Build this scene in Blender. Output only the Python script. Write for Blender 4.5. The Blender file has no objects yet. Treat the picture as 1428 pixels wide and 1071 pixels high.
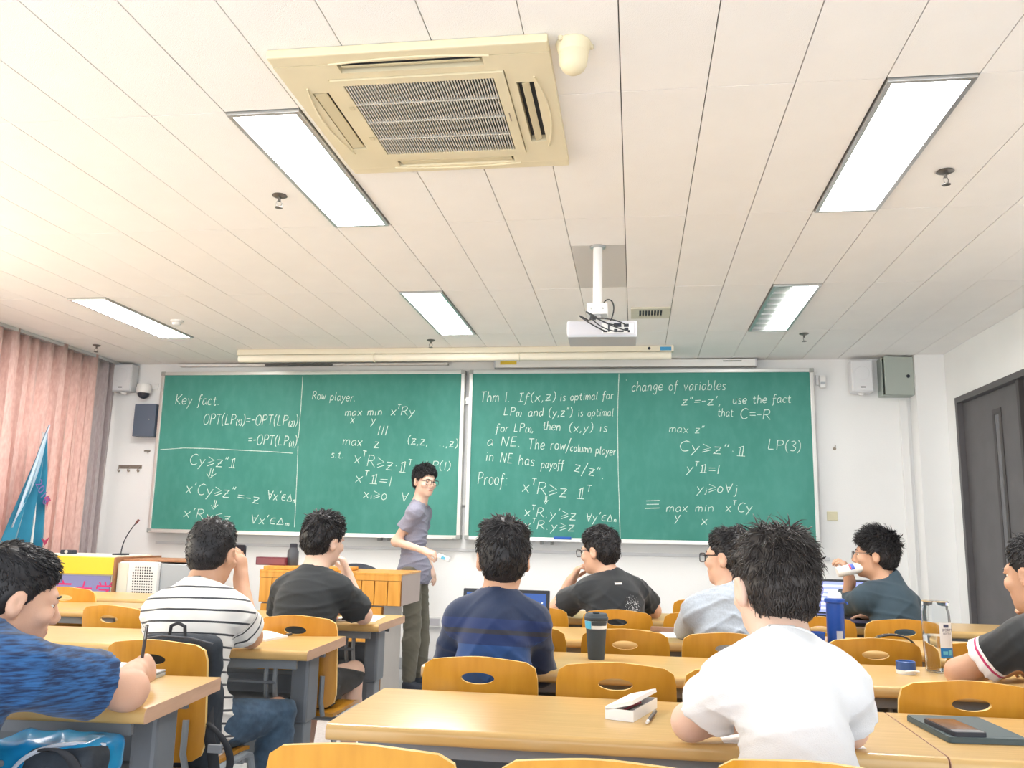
import bpy, bmesh, math, random
import numpy as np
from mathutils import Vector, Matrix
random.seed(7); RNG = np.random.default_rng(11)
PI = math.pi
scene = bpy.context.scene
COL = scene.collection
H = 2.75          # ceiling height
YW = 7.60         # front wall
XR = 2.57         # right wall
XL = -5.16        # left wall

# ---------------------------------------------------------------- camera, world, light, exposure
cam_d = bpy.data.cameras.new('camera'); cam = bpy.data.objects.new('camera', cam_d); COL.objects.link(cam)
yaw, pit, rol, foc = 0.1444056, 0.17302722, 0.0215043, 1187.84
fw = Vector((-math.sin(yaw)*math.cos(pit), math.cos(yaw)*math.cos(pit), math.sin(pit)))
rt = Vector((math.cos(yaw), math.sin(yaw), 0)); up = rt.cross(fw)
r2 = rt*math.cos(rol)+up*math.sin(rol); u2 = up*math.cos(rol)-rt*math.sin(rol)
m = Matrix((r2, u2, -fw)).transposed().to_4x4(); m.translation = Vector((0, 0, 1.2))
cam.matrix_world = m
cam_d.sensor_fit = 'HORIZONTAL'; cam_d.sensor_width = 36; cam_d.lens = 36*foc/1428
cam_d.clip_start = 0.02
scene.camera = cam
vs = scene.view_settings
vs.view_transform = 'Standard'; vs.look = 'None'; vs.gamma = 1; vs.use_curve_mapping = False
vs.exposure = 0.66
w = bpy.data.worlds.new('world'); scene.world = w; w.use_nodes = True
w.node_tree.nodes['Background'].inputs[0].default_value = (0.90, 0.95, 1.0, 1)
w.node_tree.nodes['Background'].inputs[1].default_value = 1.9
def area(name, loc, direction, sx, sy, power, col):
    l = bpy.data.lights.new(name, 'AREA'); l.shape = 'RECTANGLE'; l.size = sx; l.size_y = sy
    l.energy = power; l.color = col
    o = bpy.data.objects.new(name, l); COL.objects.link(o); o.location = loc
    o.rotation_euler = Vector(direction).to_track_quat('-Z', 'Y').to_euler()
    return o
# daylight through the row of windows on the left wall, nearer than the curtain
area('window_daylight', (-5.0, 2.2, 1.55), (1, 0.12, 0.10), 4.2, 1.6, 58, (1.0, 0.83, 0.56))
# fill light added behind the camera, aimed up to brighten the ceiling
area('rear_daylight', (-1.2, -1.45, .95), (0.05, 1, 0.62), 6.5, 1.7, 26, (1.0, 0.97, 0.94))
# daylight outside the curtained window
area('curtain_daylight', (-5.75, 6.0, 1.6), (1, 0, -0.05), 3.6, 2.2, 85, (1.0, 0.93, 0.86))

# ---------------------------------------------------------------- materials
MATS = {}
def mat(name, color, rough=0.5, metal=0.0, var=0.0, vscale=20.0, stretch=(1, 1, 1), bump=0.0, bscale=60.0, spec=0.5, emit=0.0, trans=0.0, alpha=1.0, ior=1.45, sheen=0.0, col2=None, detail=3.0, translucent=0.0):
    if name in MATS: return MATS[name]
    M = bpy.data.materials.new(name); M.use_nodes = True; MATS[name] = M
    N = M.node_tree.nodes; L = M.node_tree.links; b = N['Principled BSDF']
    b.inputs['Base Color'].default_value = (*color, 1); b.inputs['Roughness'].default_value = rough
    b.inputs['Metallic'].default_value = metal; b.inputs['IOR'].default_value = ior
    b.inputs['Specular IOR Level'].default_value = spec
    if emit: b.inputs['Emission Color'].default_value = (*color, 1); b.inputs['Emission Strength'].default_value = emit
    if trans: b.inputs['Transmission Weight'].default_value = trans
    if sheen: b.inputs['Sheen Weight'].default_value = sheen
    if var or bump or col2:
        tc = N.new('ShaderNodeTexCoord'); mp = N.new('ShaderNodeMapping'); L.new(tc.outputs['Object'], mp.inputs[0])
        mp.inputs['Scale'].default_value = stretch
    if var or col2:
        nz = N.new('ShaderNodeTexNoise'); nz.inputs['Scale'].default_value = vscale; nz.inputs['Detail'].default_value = detail
        L.new(mp.outputs[0], nz.inputs['Vector'])
        cr = N.new('ShaderNodeValToRGB'); L.new(nz.outputs[0], cr.inputs[0]); L.new(cr.outputs[0], b.inputs['Base Color'])
        c2 = col2 if col2 else tuple(min(1, c*(1+var)) for c in color)
        c1 = color if col2 else tuple(c*(1-var) for c in color)
        cr.color_ramp.elements[0].position = .32; cr.color_ramp.elements[1].position = .68
        cr.color_ramp.elements[0].color = (*c1, 1); cr.color_ramp.elements[1].color = (*c2, 1)
    if bump:
        nb = N.new('ShaderNodeTexNoise'); nb.inputs['Scale'].default_value = bscale; L.new(mp.outputs[0], nb.inputs['Vector'])
        bp = N.new('ShaderNodeBump'); bp.inputs['Strength'].default_value = bump; bp.inputs['Distance'].default_value = .004
        L.new(nb.outputs[0], bp.inputs['Height']); L.new(bp.outputs[0], b.inputs['Normal'])
    if translucent:
        tr = N.new('ShaderNodeBsdfTranslucent'); mx = N.new('ShaderNodeMixShader'); mx.inputs[0].default_value = translucent
        if var or col2: L.new(cr.outputs[0], tr.inputs[0])
        else: tr.inputs[0].default_value = (*color, 1)
        L.new(b.outputs[0], mx.inputs[1]); L.new(tr.outputs[0], mx.inputs[2])
        L.new(mx.outputs[0], N['Material Output'].inputs[0])
    return M

# ---------------------------------------------------------------- mesh helpers
class MB:
    def __init__(s): s.v = []; s.f = []
    def add(s, vs, fs):
        o = len(s.v); s.v += [tuple(v) for v in vs]; s.f += [tuple(i+o for i in f) for f in fs]; return s
    def box(s, x0, x1, y0, y1, z0, z1, c=0.0):
        X = sorted((x0, x1)); Y = sorted((y0, y1)); Z = sorted((z0, z1))
        if c <= 0:
            v = [(X[i], Y[j], Z[k]) for k in (0, 1) for j in (0, 1) for i in (0, 1)]
            return s.add(v, [(0, 2, 3, 1), (4, 5, 7, 6), (0, 1, 5, 4), (2, 6, 7, 3), (0, 4, 6, 2), (1, 3, 7, 5)])
        bm = bmesh.new(); bmesh.ops.create_cube(bm, size=1)
        for q in bm.verts: q.co = Vector(((X[0]+X[1])/2+q.co.x*(X[1]-X[0]), (Y[0]+Y[1])/2+q.co.y*(Y[1]-Y[0]), (Z[0]+Z[1])/2+q.co.z*(Z[1]-Z[0])))
        c = min(c, .49*min(X[1]-X[0], Y[1]-Y[0], Z[1]-Z[0]))
        bmesh.ops.bevel(bm, geom=bm.edges[:], offset=c, segments=2, affect='EDGES', profile=.6)
        s.bm(bm); return s
    def bm(s, bm):
        bm.verts.index_update(); s.add([q.co[:] for q in bm.verts], [[q.index for q in f.verts] for f in bm.faces]); bm.free()
    def tube(s, pts, r, n=8, closed=False, cap=True):
        P = [Vector(p) for p in pts]; k = len(P); R = r if isinstance(r, (list, tuple)) else [r]*k
        v = []; f = []; pn = None
        for i, p in enumerate(P):
            a = P[i-1] if (i > 0 or closed) else p; b = P[(i+1) % k] if (i < k-1 or closed) else p
            t = (b-a).normalized() if (b-a).length > 1e-9 else Vector((0, 0, 1))
            if pn is None:
                pn = t.orthogonal().normalized()
            else:
                pn = (pn-t*pn.dot(t)); pn = pn.normalized() if pn.length > 1e-6 else t.orthogonal().normalized()
            bn = t.cross(pn)
            for j in range(n):
                an = 2*PI*j/n; v.append(p+(pn*math.cos(an)+bn*math.sin(an))*R[i])
        for i in range(k if closed else k-1):
            for j in range(n):
                a = i*n+j; b = i*n+(j+1) % n; c = ((i+1) % k)*n
                f.append((a, b, c+(j+1) % n, c+j))
        if cap and not closed:
            f.append(tuple(range(n))[::-1]); f.append(tuple((k-1)*n+j for j in range(n)))
        return s.add(v, f)
    def lathe(s, prof, c=(0, 0, 0), n=24, axis='z', cap=True):
        v = []; f = []
        for r, h in prof:
            for j in range(n):
                a = 2*PI*j/n; x, y = r*math.cos(a), r*math.sin(a)
                p = (x, y, h) if axis == 'z' else ((x, h, y) if axis == 'y' else (h, x, y))
                v.append((c[0]+p[0], c[1]+p[1], c[2]+p[2]))
        for i in range(len(prof)-1):
            for j in range(n): f.append((i*n+j, i*n+(j+1) % n, (i+1)*n+(j+1) % n, (i+1)*n+j))
        if cap: f.append(tuple(range(n))[::-1]); f.append(tuple((len(prof)-1)*n+j for j in range(n)))
        return s.add(v, f)
    def prism(s, poly, h0, h1, plane='xy'):
        g = {'xy': lambda a, b, h: (a, b, h), 'xz': lambda a, b, h: (a, h, b), 'yz': lambda a, b, h: (h, a, b)}[plane]
        n = len(poly); v = [g(a, b, h0) for a, b in poly]+[g(a, b, h1) for a, b in poly]
        return s.add(v, [tuple(range(n))[::-1], tuple(range(n, 2*n))]+[(i, (i+1) % n, n+(i+1) % n, n+i) for i in range(n)])
    def xf(s, M):
        s.v = [tuple(M @ Vector(v)) for v in s.v]; return s
    def build(s, name, m, parent=None, smooth=False, bevel=0.0):
        me = bpy.data.meshes.new(name); me.from_pydata(s.v, [], s.f)
        bm = bmesh.new(); bm.from_mesh(me)
        bmesh.ops.recalc_face_normals(bm, faces=bm.faces[:])
        bm.to_mesh(me); bm.free()
        if smooth:
            me.shade_smooth() if hasattr(me, 'shade_smooth') else None
            try: me.set_sharp_from_angle(angle=math.radians(38))
            except Exception: pass
        if m: me.materials.append(m)
        o = bpy.data.objects.new(name, me); COL.objects.link(o)
        if parent: o.parent = parent
        return o
def tag(o, label=None, cat=None, group=None, kind=None):
    if label: o['label'] = label
    if cat: o['category'] = cat
    if group: o['group'] = group
    if kind: o['kind'] = kind
    return o
def empty(name, loc=(0, 0, 0), rz=0.0, label=None, cat=None, group=None, kind=None):
    o = bpy.data.objects.new(name, None); COL.objects.link(o); o.location = loc; o.rotation_euler = (0, 0, rz)
    o.empty_display_size = .1
    return tag(o, label, cat, group, kind)
def kids(o): return [c for c in bpy.data.objects if c.parent == o]
def copy_tree(o, parent=None, tree=None):
    c = o.copy(); COL.objects.link(c)
    if parent is not None: c.parent = parent
    for ch in (tree[o.name] if tree and o.name in tree else kids(o)): copy_tree(ch, c, tree)
    return c
def rrect(x0, x1, y0, y1, r, n=4):
    P = []
    for cx, cy, a0 in ((x1-r, y1-r, 0), (x0+r, y1-r, PI/2), (x0+r, y0+r, PI), (x1-r, y0+r, 1.5*PI)):
        for i in range(n+1):
            a = a0+PI/2*i/n; P.append((cx+r*math.cos(a), cy+r*math.sin(a)))
    return P
def flat_text(name, body, size, loc, rot, m, parent, shear=0.0, sx=1.0, align='CENTER', off=0.0):
    cu = bpy.data.curves.new(name, 'FONT'); cu.body = body; cu.size = size; cu.align_x = align; cu.shear = shear; cu.extrude = .0002; cu.offset = off
    cu.resolution_u = 3
    t = bpy.data.objects.new(name+'_tmp', cu); COL.objects.link(t)
    dg = bpy.context.evaluated_depsgraph_get(); me = bpy.data.meshes.new_from_object(t.evaluated_get(dg))
    bpy.data.objects.remove(t)
    o = bpy.data.objects.new(name, me); COL.objects.link(o); me.materials.clear(); me.materials.append(m)
    o.location = loc; o.rotation_euler = rot; o.scale = (sx, 1, 1); o.parent = parent
    return o

# ---------------------------------------------------------------- signed distance mesher (for bodies, clothes, bags)
def smin(a, b, k):
    if k <= 0: return np.minimum(a, b)
    h = np.maximum(k-np.abs(a-b), 0)/k
    return np.minimum(a, b)-h*h*k*.25
class SDF:
    def __init__(s, lo, hi, h):
        s.lo = np.array(lo, np.float32); s.h = h; n = np.ceil((np.array(hi)-s.lo)/h).astype(int)+1
        s.n = n; s.F = np.full(n, .2, np.float32)
        s.ax = [s.lo[i]+h*np.arange(n[i], dtype=np.float32) for i in range(3)]
    def sub(s, lo, hi):
        a = np.maximum(np.floor((np.array(lo)-s.lo)/s.h).astype(int), 0); b = np.minimum(np.ceil((np.array(hi)-s.lo)/s.h).astype(int)+1, s.n)
        if np.any(b <= a): return None, None
        sl = tuple(slice(a[i], b[i]) for i in range(3))
        return sl, (s.ax[0][sl[0]][:, None, None], s.ax[1][sl[1]][None, :, None], s.ax[2][sl[2]][None, None, :])
    def op(s, fn, lo, hi, k, mode):
        mg = k+.03; sl, g = s.sub(np.array(lo)-mg, np.array(hi)+mg)
        if sl is None: return
        d = fn(*g)
        if mode == '+': s.F[sl] = smin(s.F[sl], d, k)
        else: s.F[sl] = -smin(-s.F[sl], d, k)
    def cone(s, a, b, ra, rb, k=.02, mode='+', sq=None):
        a = np.array(a, float); b = np.array(b, float); ba = b-a; L2 = max(ba@ba, 1e-9); R = max(ra, rb)
        def fn(x, y, z):
            px, py, pz = x-a[0], y-a[1], z-a[2]
            t = np.clip((px*ba[0]+py*ba[1]+pz*ba[2])/L2, 0, 1)
            return np.sqrt((px-t*ba[0])**2+(py-t*ba[1])**2+(pz-t*ba[2])**2)-(ra+(rb-ra)*t)
        s.op(fn, np.minimum(a, b)-R, np.maximum(a, b)+R, k, mode)
    def cutcone(s, a, b, ra, rb, k=.02, mode='+'):      # cone with flat ends
        a = np.array(a, float); b = np.array(b, float); ba = b-a; Ln = math.sqrt(ba@ba); u = ba/Ln; R = max(ra, rb)
        def fn(x, y, z):
            px, py, pz = x-a[0], y-a[1], z-a[2]
            t = px*u[0]+py*u[1]+pz*u[2]; tc = np.clip(t/Ln, 0, 1)
            rad = np.sqrt((px-t*u[0])**2+(py-t*u[1])**2+(pz-t*u[2])**2)-(ra+(rb-ra)*tc)
            return np.maximum(rad, np.maximum(-t, t-Ln))
        s.op(fn, np.minimum(a, b)-R, np.maximum(a, b)+R, k, mode)
    def ell(s, c, r, R=None, k=.02, mode='+'):
        c = np.array(c, float); r = np.array(r, float); R = np.eye(3) if R is None else np.array(R)   # columns = local axes
        m = float(r.max()) if not np.allclose(R, np.eye(3)) else r
        def fn(x, y, z):
            px, py, pz = x-c[0], y-c[1], z-c[2]
            q = [px*R[0, i]+py*R[1, i]+pz*R[2, i] for i in range(3)]
            k0 = np.sqrt(sum((q[i]/r[i])**2 for i in range(3))); k1 = np.sqrt(sum((q[i]/r[i]**2)**2 for i in range(3)))+1e-6
            return k0*(k0-1)/k1
        s.op(fn, c-m, c+m, k, mode)
    def rbox(s, c, r, rad, R=None, k=.01, mode='+'):
        c = np.array(c, float); r = np.array(r, float)-rad; R = np.eye(3) if R is None else np.array(R); m = np.linalg.norm(r)+rad
        def fn(x, y, z):
            px, py, pz = x-c[0], y-c[1], z-c[2]
            q = [np.abs(px*R[0, i]+py*R[1, i]+pz*R[2, i])-r[i] for i in range(3)]
            o = np.sqrt(sum(np.maximum(t, 0)**2 for t in q)); return o+np.minimum(np.maximum(q[0], np.maximum(q[1], q[2])), 0)-rad
        s.op(fn, c-m, c+m, k, mode)
    def plane(s, p, n, k=.004):                          # remove the side n points to
        p = np.array(p, float); n = np.array(n, float); n = n/np.linalg.norm(n)
        x, y, z = s.ax[0][:, None, None], s.ax[1][None, :, None], s.ax[2][None, None, :]
        d = (x-p[0])*n[0]+(y-p[1])*n[1]+(z-p[2])*n[2]
        s.F = -smin(-s.F, -d, k)
    def disp(s, fn, band=.03):
        I = np.nonzero(np.abs(s.F) < band)
        s.F[I] += fn(s.ax[0][I[0]], s.ax[1][I[1]], s.ax[2][I[2]]).astype(np.float32)
    def mesh(s):
        F = s.F; S = F < 0
        n = s.n-1
        cnt = np.zeros(n, np.int8)
        for i in (0, 1):
            for j in (0, 1):
                for k in (0, 1): cnt += S[i:i+n[0], j:j+n[1], k:k+n[2]]
        act = (cnt > 0) & (cnt < 8)
        I = np.stack(np.nonzero(act), 1)
        idx = np.full(n, -1, np.int32); idx[act] = np.arange(len(I))
        C = np.array([(i, j, k) for i in (0, 1) for j in (0, 1) for k in (0, 1)])
        V = np.stack([F[I[:, 0]+c[0], I[:, 1]+c[1], I[:, 2]+c[2]] for c in C], 1)
        P = np.zeros((len(I), 3)); W = np.zeros(len(I))
        for a in range(8):
            for b in range(a+1, 8):
                if np.abs(C[a]-C[b]).sum() != 1: continue
                fa, fb = V[:, a], V[:, b]; mk = (fa < 0) != (fb < 0)
                t = fa[mk]/(fa[mk]-fb[mk]); P[mk] += C[a]+t[:, None]*(C[b]-C[a]); W[mk] += 1
        P = (P/W[:, None]+I)*s.h+s.lo
        Q = []
        for ax in range(3):
            sl0 = [slice(None)]*3; sl1 = [slice(None)]*3; sl0[ax] = slice(0, -1); sl1[ax] = slice(1, None)
            a = S[tuple(sl0)]; b = S[tuple(sl1)]
            E = np.stack(np.nonzero(a != b), 1)
            o1, o2 = [(1, 2), (2, 0), (0, 1)][ax]
            ok = (E[:, o1] > 0) & (E[:, o2] > 0) & (E[:, o1] < n[o1]) & (E[:, o2] < n[o2]); E = E[ok]
            fl = a[E[:, 0], E[:, 1], E[:, 2]]
            def ID(d1, d2):
                T = E.copy(); T[:, o1] -= d1; T[:, o2] -= d2; return idx[T[:, 0], T[:, 1], T[:, 2]]
            q = np.stack([ID(1, 1), ID(0, 1), ID(0, 0), ID(1, 0)], 1)
            q[~fl] = q[~fl][:, ::-1]
            Q.append(q)
        Q = np.concatenate(Q); Q = Q[(Q >= 0).all(1)]
        return P, Q
def np_obj(name, P, Q, m, parent=None, attr=None, origin=None):
    if origin is not None: P = P-np.array(origin)
    me = bpy.data.meshes.new(name); nv, nf, k = len(P), len(Q), Q.shape[1]
    me.vertices.add(nv); me.vertices.foreach_set('co', P.astype(np.float32).ravel())
    me.loops.add(nf*k); me.loops.foreach_set('vertex_index', Q.astype(np.int32).ravel())
    me.polygons.add(nf); me.polygons.foreach_set('loop_start', np.arange(nf, dtype=np.int32)*k)
    me.polygons.foreach_set('use_smooth', np.ones(nf, bool))
    if attr is not None:
        at = me.attributes.new('cloth', 'FLOAT_VECTOR', 'POINT'); at.data.foreach_set('vector', attr.astype(np.float32).ravel())
    me.update(calc_edges=True); me.validate()
    me.materials.append(m)
    o = bpy.data.objects.new(name, me); COL.objects.link(o)
    if parent: o.parent = parent
    return o

# ---------------------------------------------------------------- setting
def structure(mb, name, m, smooth=False): return tag(mb.build(name, m, None, smooth), kind='structure')
m_wall = mat('wall_paint', (.85, .855, .85), .85, var=.03, vscale=1.2, bump=.15, bscale=90)
m_ceil = mat('ceiling_panel_paint', (.89, .875, .855), .8, var=.02, vscale=3, bump=.35, bscale=260)
m_gap = mat('ceiling_gap', (.10, .095, .09), .9)
m_floor = mat('floor_terrazzo', (.52, .53, .55), .35, var=.12, vscale=55)
structure(MB().box(XL, XR, -1.5, YW, -.05, 0), 'floor', m_floor)
structure(MB().box(XL-.1, XR+.1, YW, YW+.12, 0, H+.1), 'wall_front', m_wall)
# right wall with the door opening
DY0, DY1, DZ = 5.05, 7.22, 2.345
structure(MB().box(XR, XR+.12, -1.5, DY0, 0, H+.1).box(XR, XR+.12, DY1, YW, 0, H+.1).box(XR, XR+.12, DY0, DY1, DZ, H+.1), 'wall_right', m_wall)
structure(MB().box(2.335, XR-.001, 7.42, YW-.001, 0, H-.001), 'trim_1', m_wall)      # pier in the corner
# left wall: parapet, lintel and piers around the windows
WL = MB().box(XL-.2, XL, -1.5, YW, 0, .9).box(XL-.2, XL, -1.5, YW, 2.45, H+.1)
for y0, y1 in ((-1.5, -1.0), (.0, .1), (4.35, 4.55), (7.25, YW)): WL.box(XL-.2, XL, y0, y1, .9, 2.45)
structure(WL, 'wall_left', m_wall)
m_alu = mat('aluminium', (.62, .64, .65), .35, .8)
m_glass = mat('window_glass', (.95, .97, .97), .05, trans=1.0, ior=1.1)
for i, (y0, y1) in enumerate(((.1, 4.35), (4.55, 7.25))):
    e = empty('window_%d' % (i+1), (XL-.1, (y0+y1)/2, .9), kind='structure')
    hw = (y1-y0)/2; k = 3; f = MB()
    f.box(-.03, .03, -hw, hw, 0, .05).box(-.03, .03, -hw, hw, 1.5, 1.55)
    for j in range(k+1):
        yy = -hw+2*hw*j/k; f.box(-.03, .03, max(-hw, yy-.03), min(hw, yy+.03), .05, 1.5)
    f.build('window_frame', m_alu, e)
    for j in range(k):
        a = -hw+2*hw*j/k+.031; b = -hw+2*hw*(j+1)/k-.031
        MB().box(-.004, .004, a, b, .051, 1.499).build('pane', m_glass, e)
# ceiling: backing slab and the panels
ceil = structure(MB().box(XL-.1, XR+.1, -1.5, YW+.1, H+.014, H+.08), 'ceiling', m_gap)
SX, X0s = .2985, -.042
YS = [-.84, .38, 1.60, 2.82, 4.04, 5.26, 6.48, YW-.001]
lights = [(-5, 3), (3, 3), (-13, 5), (-5, 5), (3, 5)]
cells = set((k, j) for k, j in lights)
pm = {}
for k in range(-18, 9):
    x0, x1 = X0s+SX*k, X0s+SX*(k+1)
    x0c, x1c = max(x0, XL), min(x1, XR)
    if x1c-x0c < .03: continue
    for j in range(len(YS)-1):
        if (k, j) in cells: continue
        if j < 1 : continue
        segs = [(YS[j], YS[j+1])]
        if k == -1 and j == 4: segs = [(YS[j], 4.45), (4.45, YS[j+1])]
        for (ya, yb) in segs:
            key = (round(x1c-x0c, 3), round(yb-ya, 3)); g = .0016
            if key not in pm:
                o = MB().box(g, key[0]-g, g, key[1]-g, 0, .0135, .0012).build('ceiling_panel', m_ceil, ceil); pm[key] = o.data
            else:
                o = bpy.data.objects.new('ceiling_panel', pm[key]); COL.objects.link(o); o.parent = ceil
            o.location = (x0c, ya, H-.0015*(random.random()))
# greyer replacement panel by the projector pole
m_panel_grey = mat('panel_grey', (.60, .585, .56), .8, bump=.3, bscale=200)
for o in kids(ceil):
    if abs(o.location.x-(X0s-SX)) < .01 and abs(o.location.y-4.45) < .01:
        o.data = o.data.copy(); o.data.materials[0] = m_panel_grey; o['label'] = 'greyer short ceiling panel beside the projector pole'
# door
m_door = mat('door_grey', (.105, .10, .105), .5, var=.08, vscale=6)
m_dframe = mat('door_frame_grey', (.05, .045, .045), .5)
d = empty('door_1', (XR, 6.1, 0), kind='structure')
f = MB().box(-.012, .10, DY1-6.1-.045, DY1-6.1, 0, DZ).box(-.012, .10, DY0-6.1, DY0-6.1+.045, 0, DZ).box(-.012, .10, DY0-6.1+.045, DY1-6.1-.045, DZ-.045, DZ)
f.build('door_frame', m_door, d)
MB().box(.03, .07, .02, DY1-6.1-.05, .01, DZ-.05).build('door_panel', m_door, d)
MB().box(.03, .07, DY0-6.1+.05, -.02, .01, DZ-.05).build('door_panel', m_door, d)
MB().box(-.006, .075, -.02, .02, .01, DZ-.05, .003).build('mullion', m_dframe, d)
gl = MB().box(.024, .032, .36, .40, .9, 2.16).box(.024, .032, .47, .51, .9, 2.16).box(.024, .032, .40, .47, 2.12, 2.16).box(.024, .032, .40, .47, .9, .94)
s_ = gl.build('glazing_bead', m_dframe, d)
MB().box(.026, .031, .401, .469, .941, 2.119).build('pane', mat('dark_glass', (.09, .09, .10), .08), d)
MB().tube([(.028, .12, 1.0), (-.03, .12, 1.0), (-.03, .22, 1.0)], .01, 8).build('door_handle', m_alu, d, True)
# skirting and trunking
m_white = mat('white_plastic', (.80, .80, .79), .4)
structure(MB().box(XL, 2.335, YW-.015, YW-.001, 0, .10), 'baseboard_front', mat('skirting', (.45, .46, .48), .5))
structure(MB().box(-4.45, 1.62, YW-.022, YW-.001, 1.03, 1.055, .003), 'trim_2', mat('ledge_grey', (.62, .63, .65), .5))
structure(MB().box(2.24, 2.30, YW-.035, YW-.001, 0, 2.39, .004), 'trim_3', m_white)

# ---------------------------------------------------------------- chalkboards
m_frame = mat('board_frame', (.66, .66, .64), .35, .6)
m_bcap = mat('board_corner', (.33, .34, .33), .45)
def board_mat():
    M = mat('chalkboard_green', (.07, .29, .225), .62, spec=.25); N = M.node_tree.nodes; L = M.node_tree.links; b = N['Principled BSDF']
    tc = N.new('ShaderNodeTexCoord'); mp = N.new('ShaderNodeMapping'); mp.inputs['Scale'].default_value = (1, 1, .55); L.new(tc.outputs['Object'], mp.inputs[0])
    n1 = N.new('ShaderNodeTexNoise'); n1.inputs['Scale'].default_value = 1.3; n1.inputs['Detail'].default_value = 4; L.new(mp.outputs[0], n1.inputs['Vector'])
    n2 = N.new('ShaderNodeTexNoise'); n2.inputs['Scale'].default_value = 14; n2.inputs['Detail'].default_value = 5; L.new(mp.outputs[0], n2.inputs['Vector'])
    r1 = N.new('ShaderNodeValToRGB'); L.new(n1.outputs[0], r1.inputs[0])
    r1.color_ramp.elements[0].color = (.045, .215, .175, 1); r1.color_ramp.elements[0].position = .35
    r1.color_ramp.elements[1].color = (.075, .285, .24, 1); r1.color_ramp.elements[1].position = .75
    mx = N.new('ShaderNodeMixRGB'); mx.blend_type = 'MIX'; mx.inputs[2].default_value = (.14, .38, .33, 1)
    mr = N.new('ShaderNodeMapRange'); mr.inputs[1].default_value = .45; mr.inputs[2].default_value = .8; mr.inputs[4].default_value = .22
    L.new(n2.outputs[0], mr.inputs[0]); L.new(mr.outputs[0], mx.inputs[0]); L.new(r1.outputs[0], mx.inputs[1]); L.new(mx.outputs[0], b.inputs['Base Color'])
    return M
m_board = board_mat()
BZ0, BZ1, YB = 1.135, 2.652, 7.50
def chalkboard(x0, x1, label):
    e = empty('chalkboard', ((x0+x1)/2, YB, BZ0), label=label, cat='chalkboard', group='pair of green chalkboards on the front wall')
    cx = (x0+x1)/2; hw = (x1-x0)/2; hh = BZ1-BZ0; t = .032
    MB().box(-hw+t*.6, hw-t*.6, 0, .05, t*.6, hh-t*.6).build('writing_surface', m_board, e)
    MB().box(-hw+t, hw-t, -.012, .07, hh-t, hh, .004).build('frame_rail', m_frame, e)
    MB().box(-hw+t, hw-t, -.012, .07, 0, t, .004).build('frame_rail', m_frame, e)
    for sx in (-1, 1): MB().box(sx*hw, sx*(hw-t), -.012, .07, t, hh-t, .004).build('frame_stile', m_frame, e)
    for sx in (-1, 1):
        for zz in (0, hh-t*1.1): MB().box(sx*hw-sx*-.004, sx*(hw-t*1.15), -.016, .072, zz-.002, zz+t*1.1+.002, .006).build('corner_cap', m_bcap, e)
    MB().prism([(-.075, 0), (-.012, 0), (-.012, .03), (-.016, .03), (-.02, .008), (-.07, .008), (-.075, .016)], -hw+.05, hw-.05, 'yz').build('chalk_tray', m_frame, e)
    for bx in (-.55*hw, .5*hw): MB().box(bx-.012, bx+.012, .0, .095, -.03, -.002, .003).box(bx+.08, bx+.1, .0, .095, -.03, -.002, .003).build('tray_bracket', m_bcap, e)
    return e, cx
bl, blx = chalkboard(-4.49, -1.525, 'green chalkboard at the left, headed Key fact and Row player')
br, brx = chalkboard(-1.482, 1.530, 'green chalkboard at the right, with Thm 1 and change of variables written on it')
# mounting rail behind
tag(MB().box(-4.45, 1.55, 7.571, YW-.001, BZ0+.3, BZ0+.36).box(-4.45, 1.55, 7.571, YW-.001, BZ1-.3, BZ1-.24).build('wall_rail', m_frame), kind='structure').name = 'trim_4'
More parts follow.
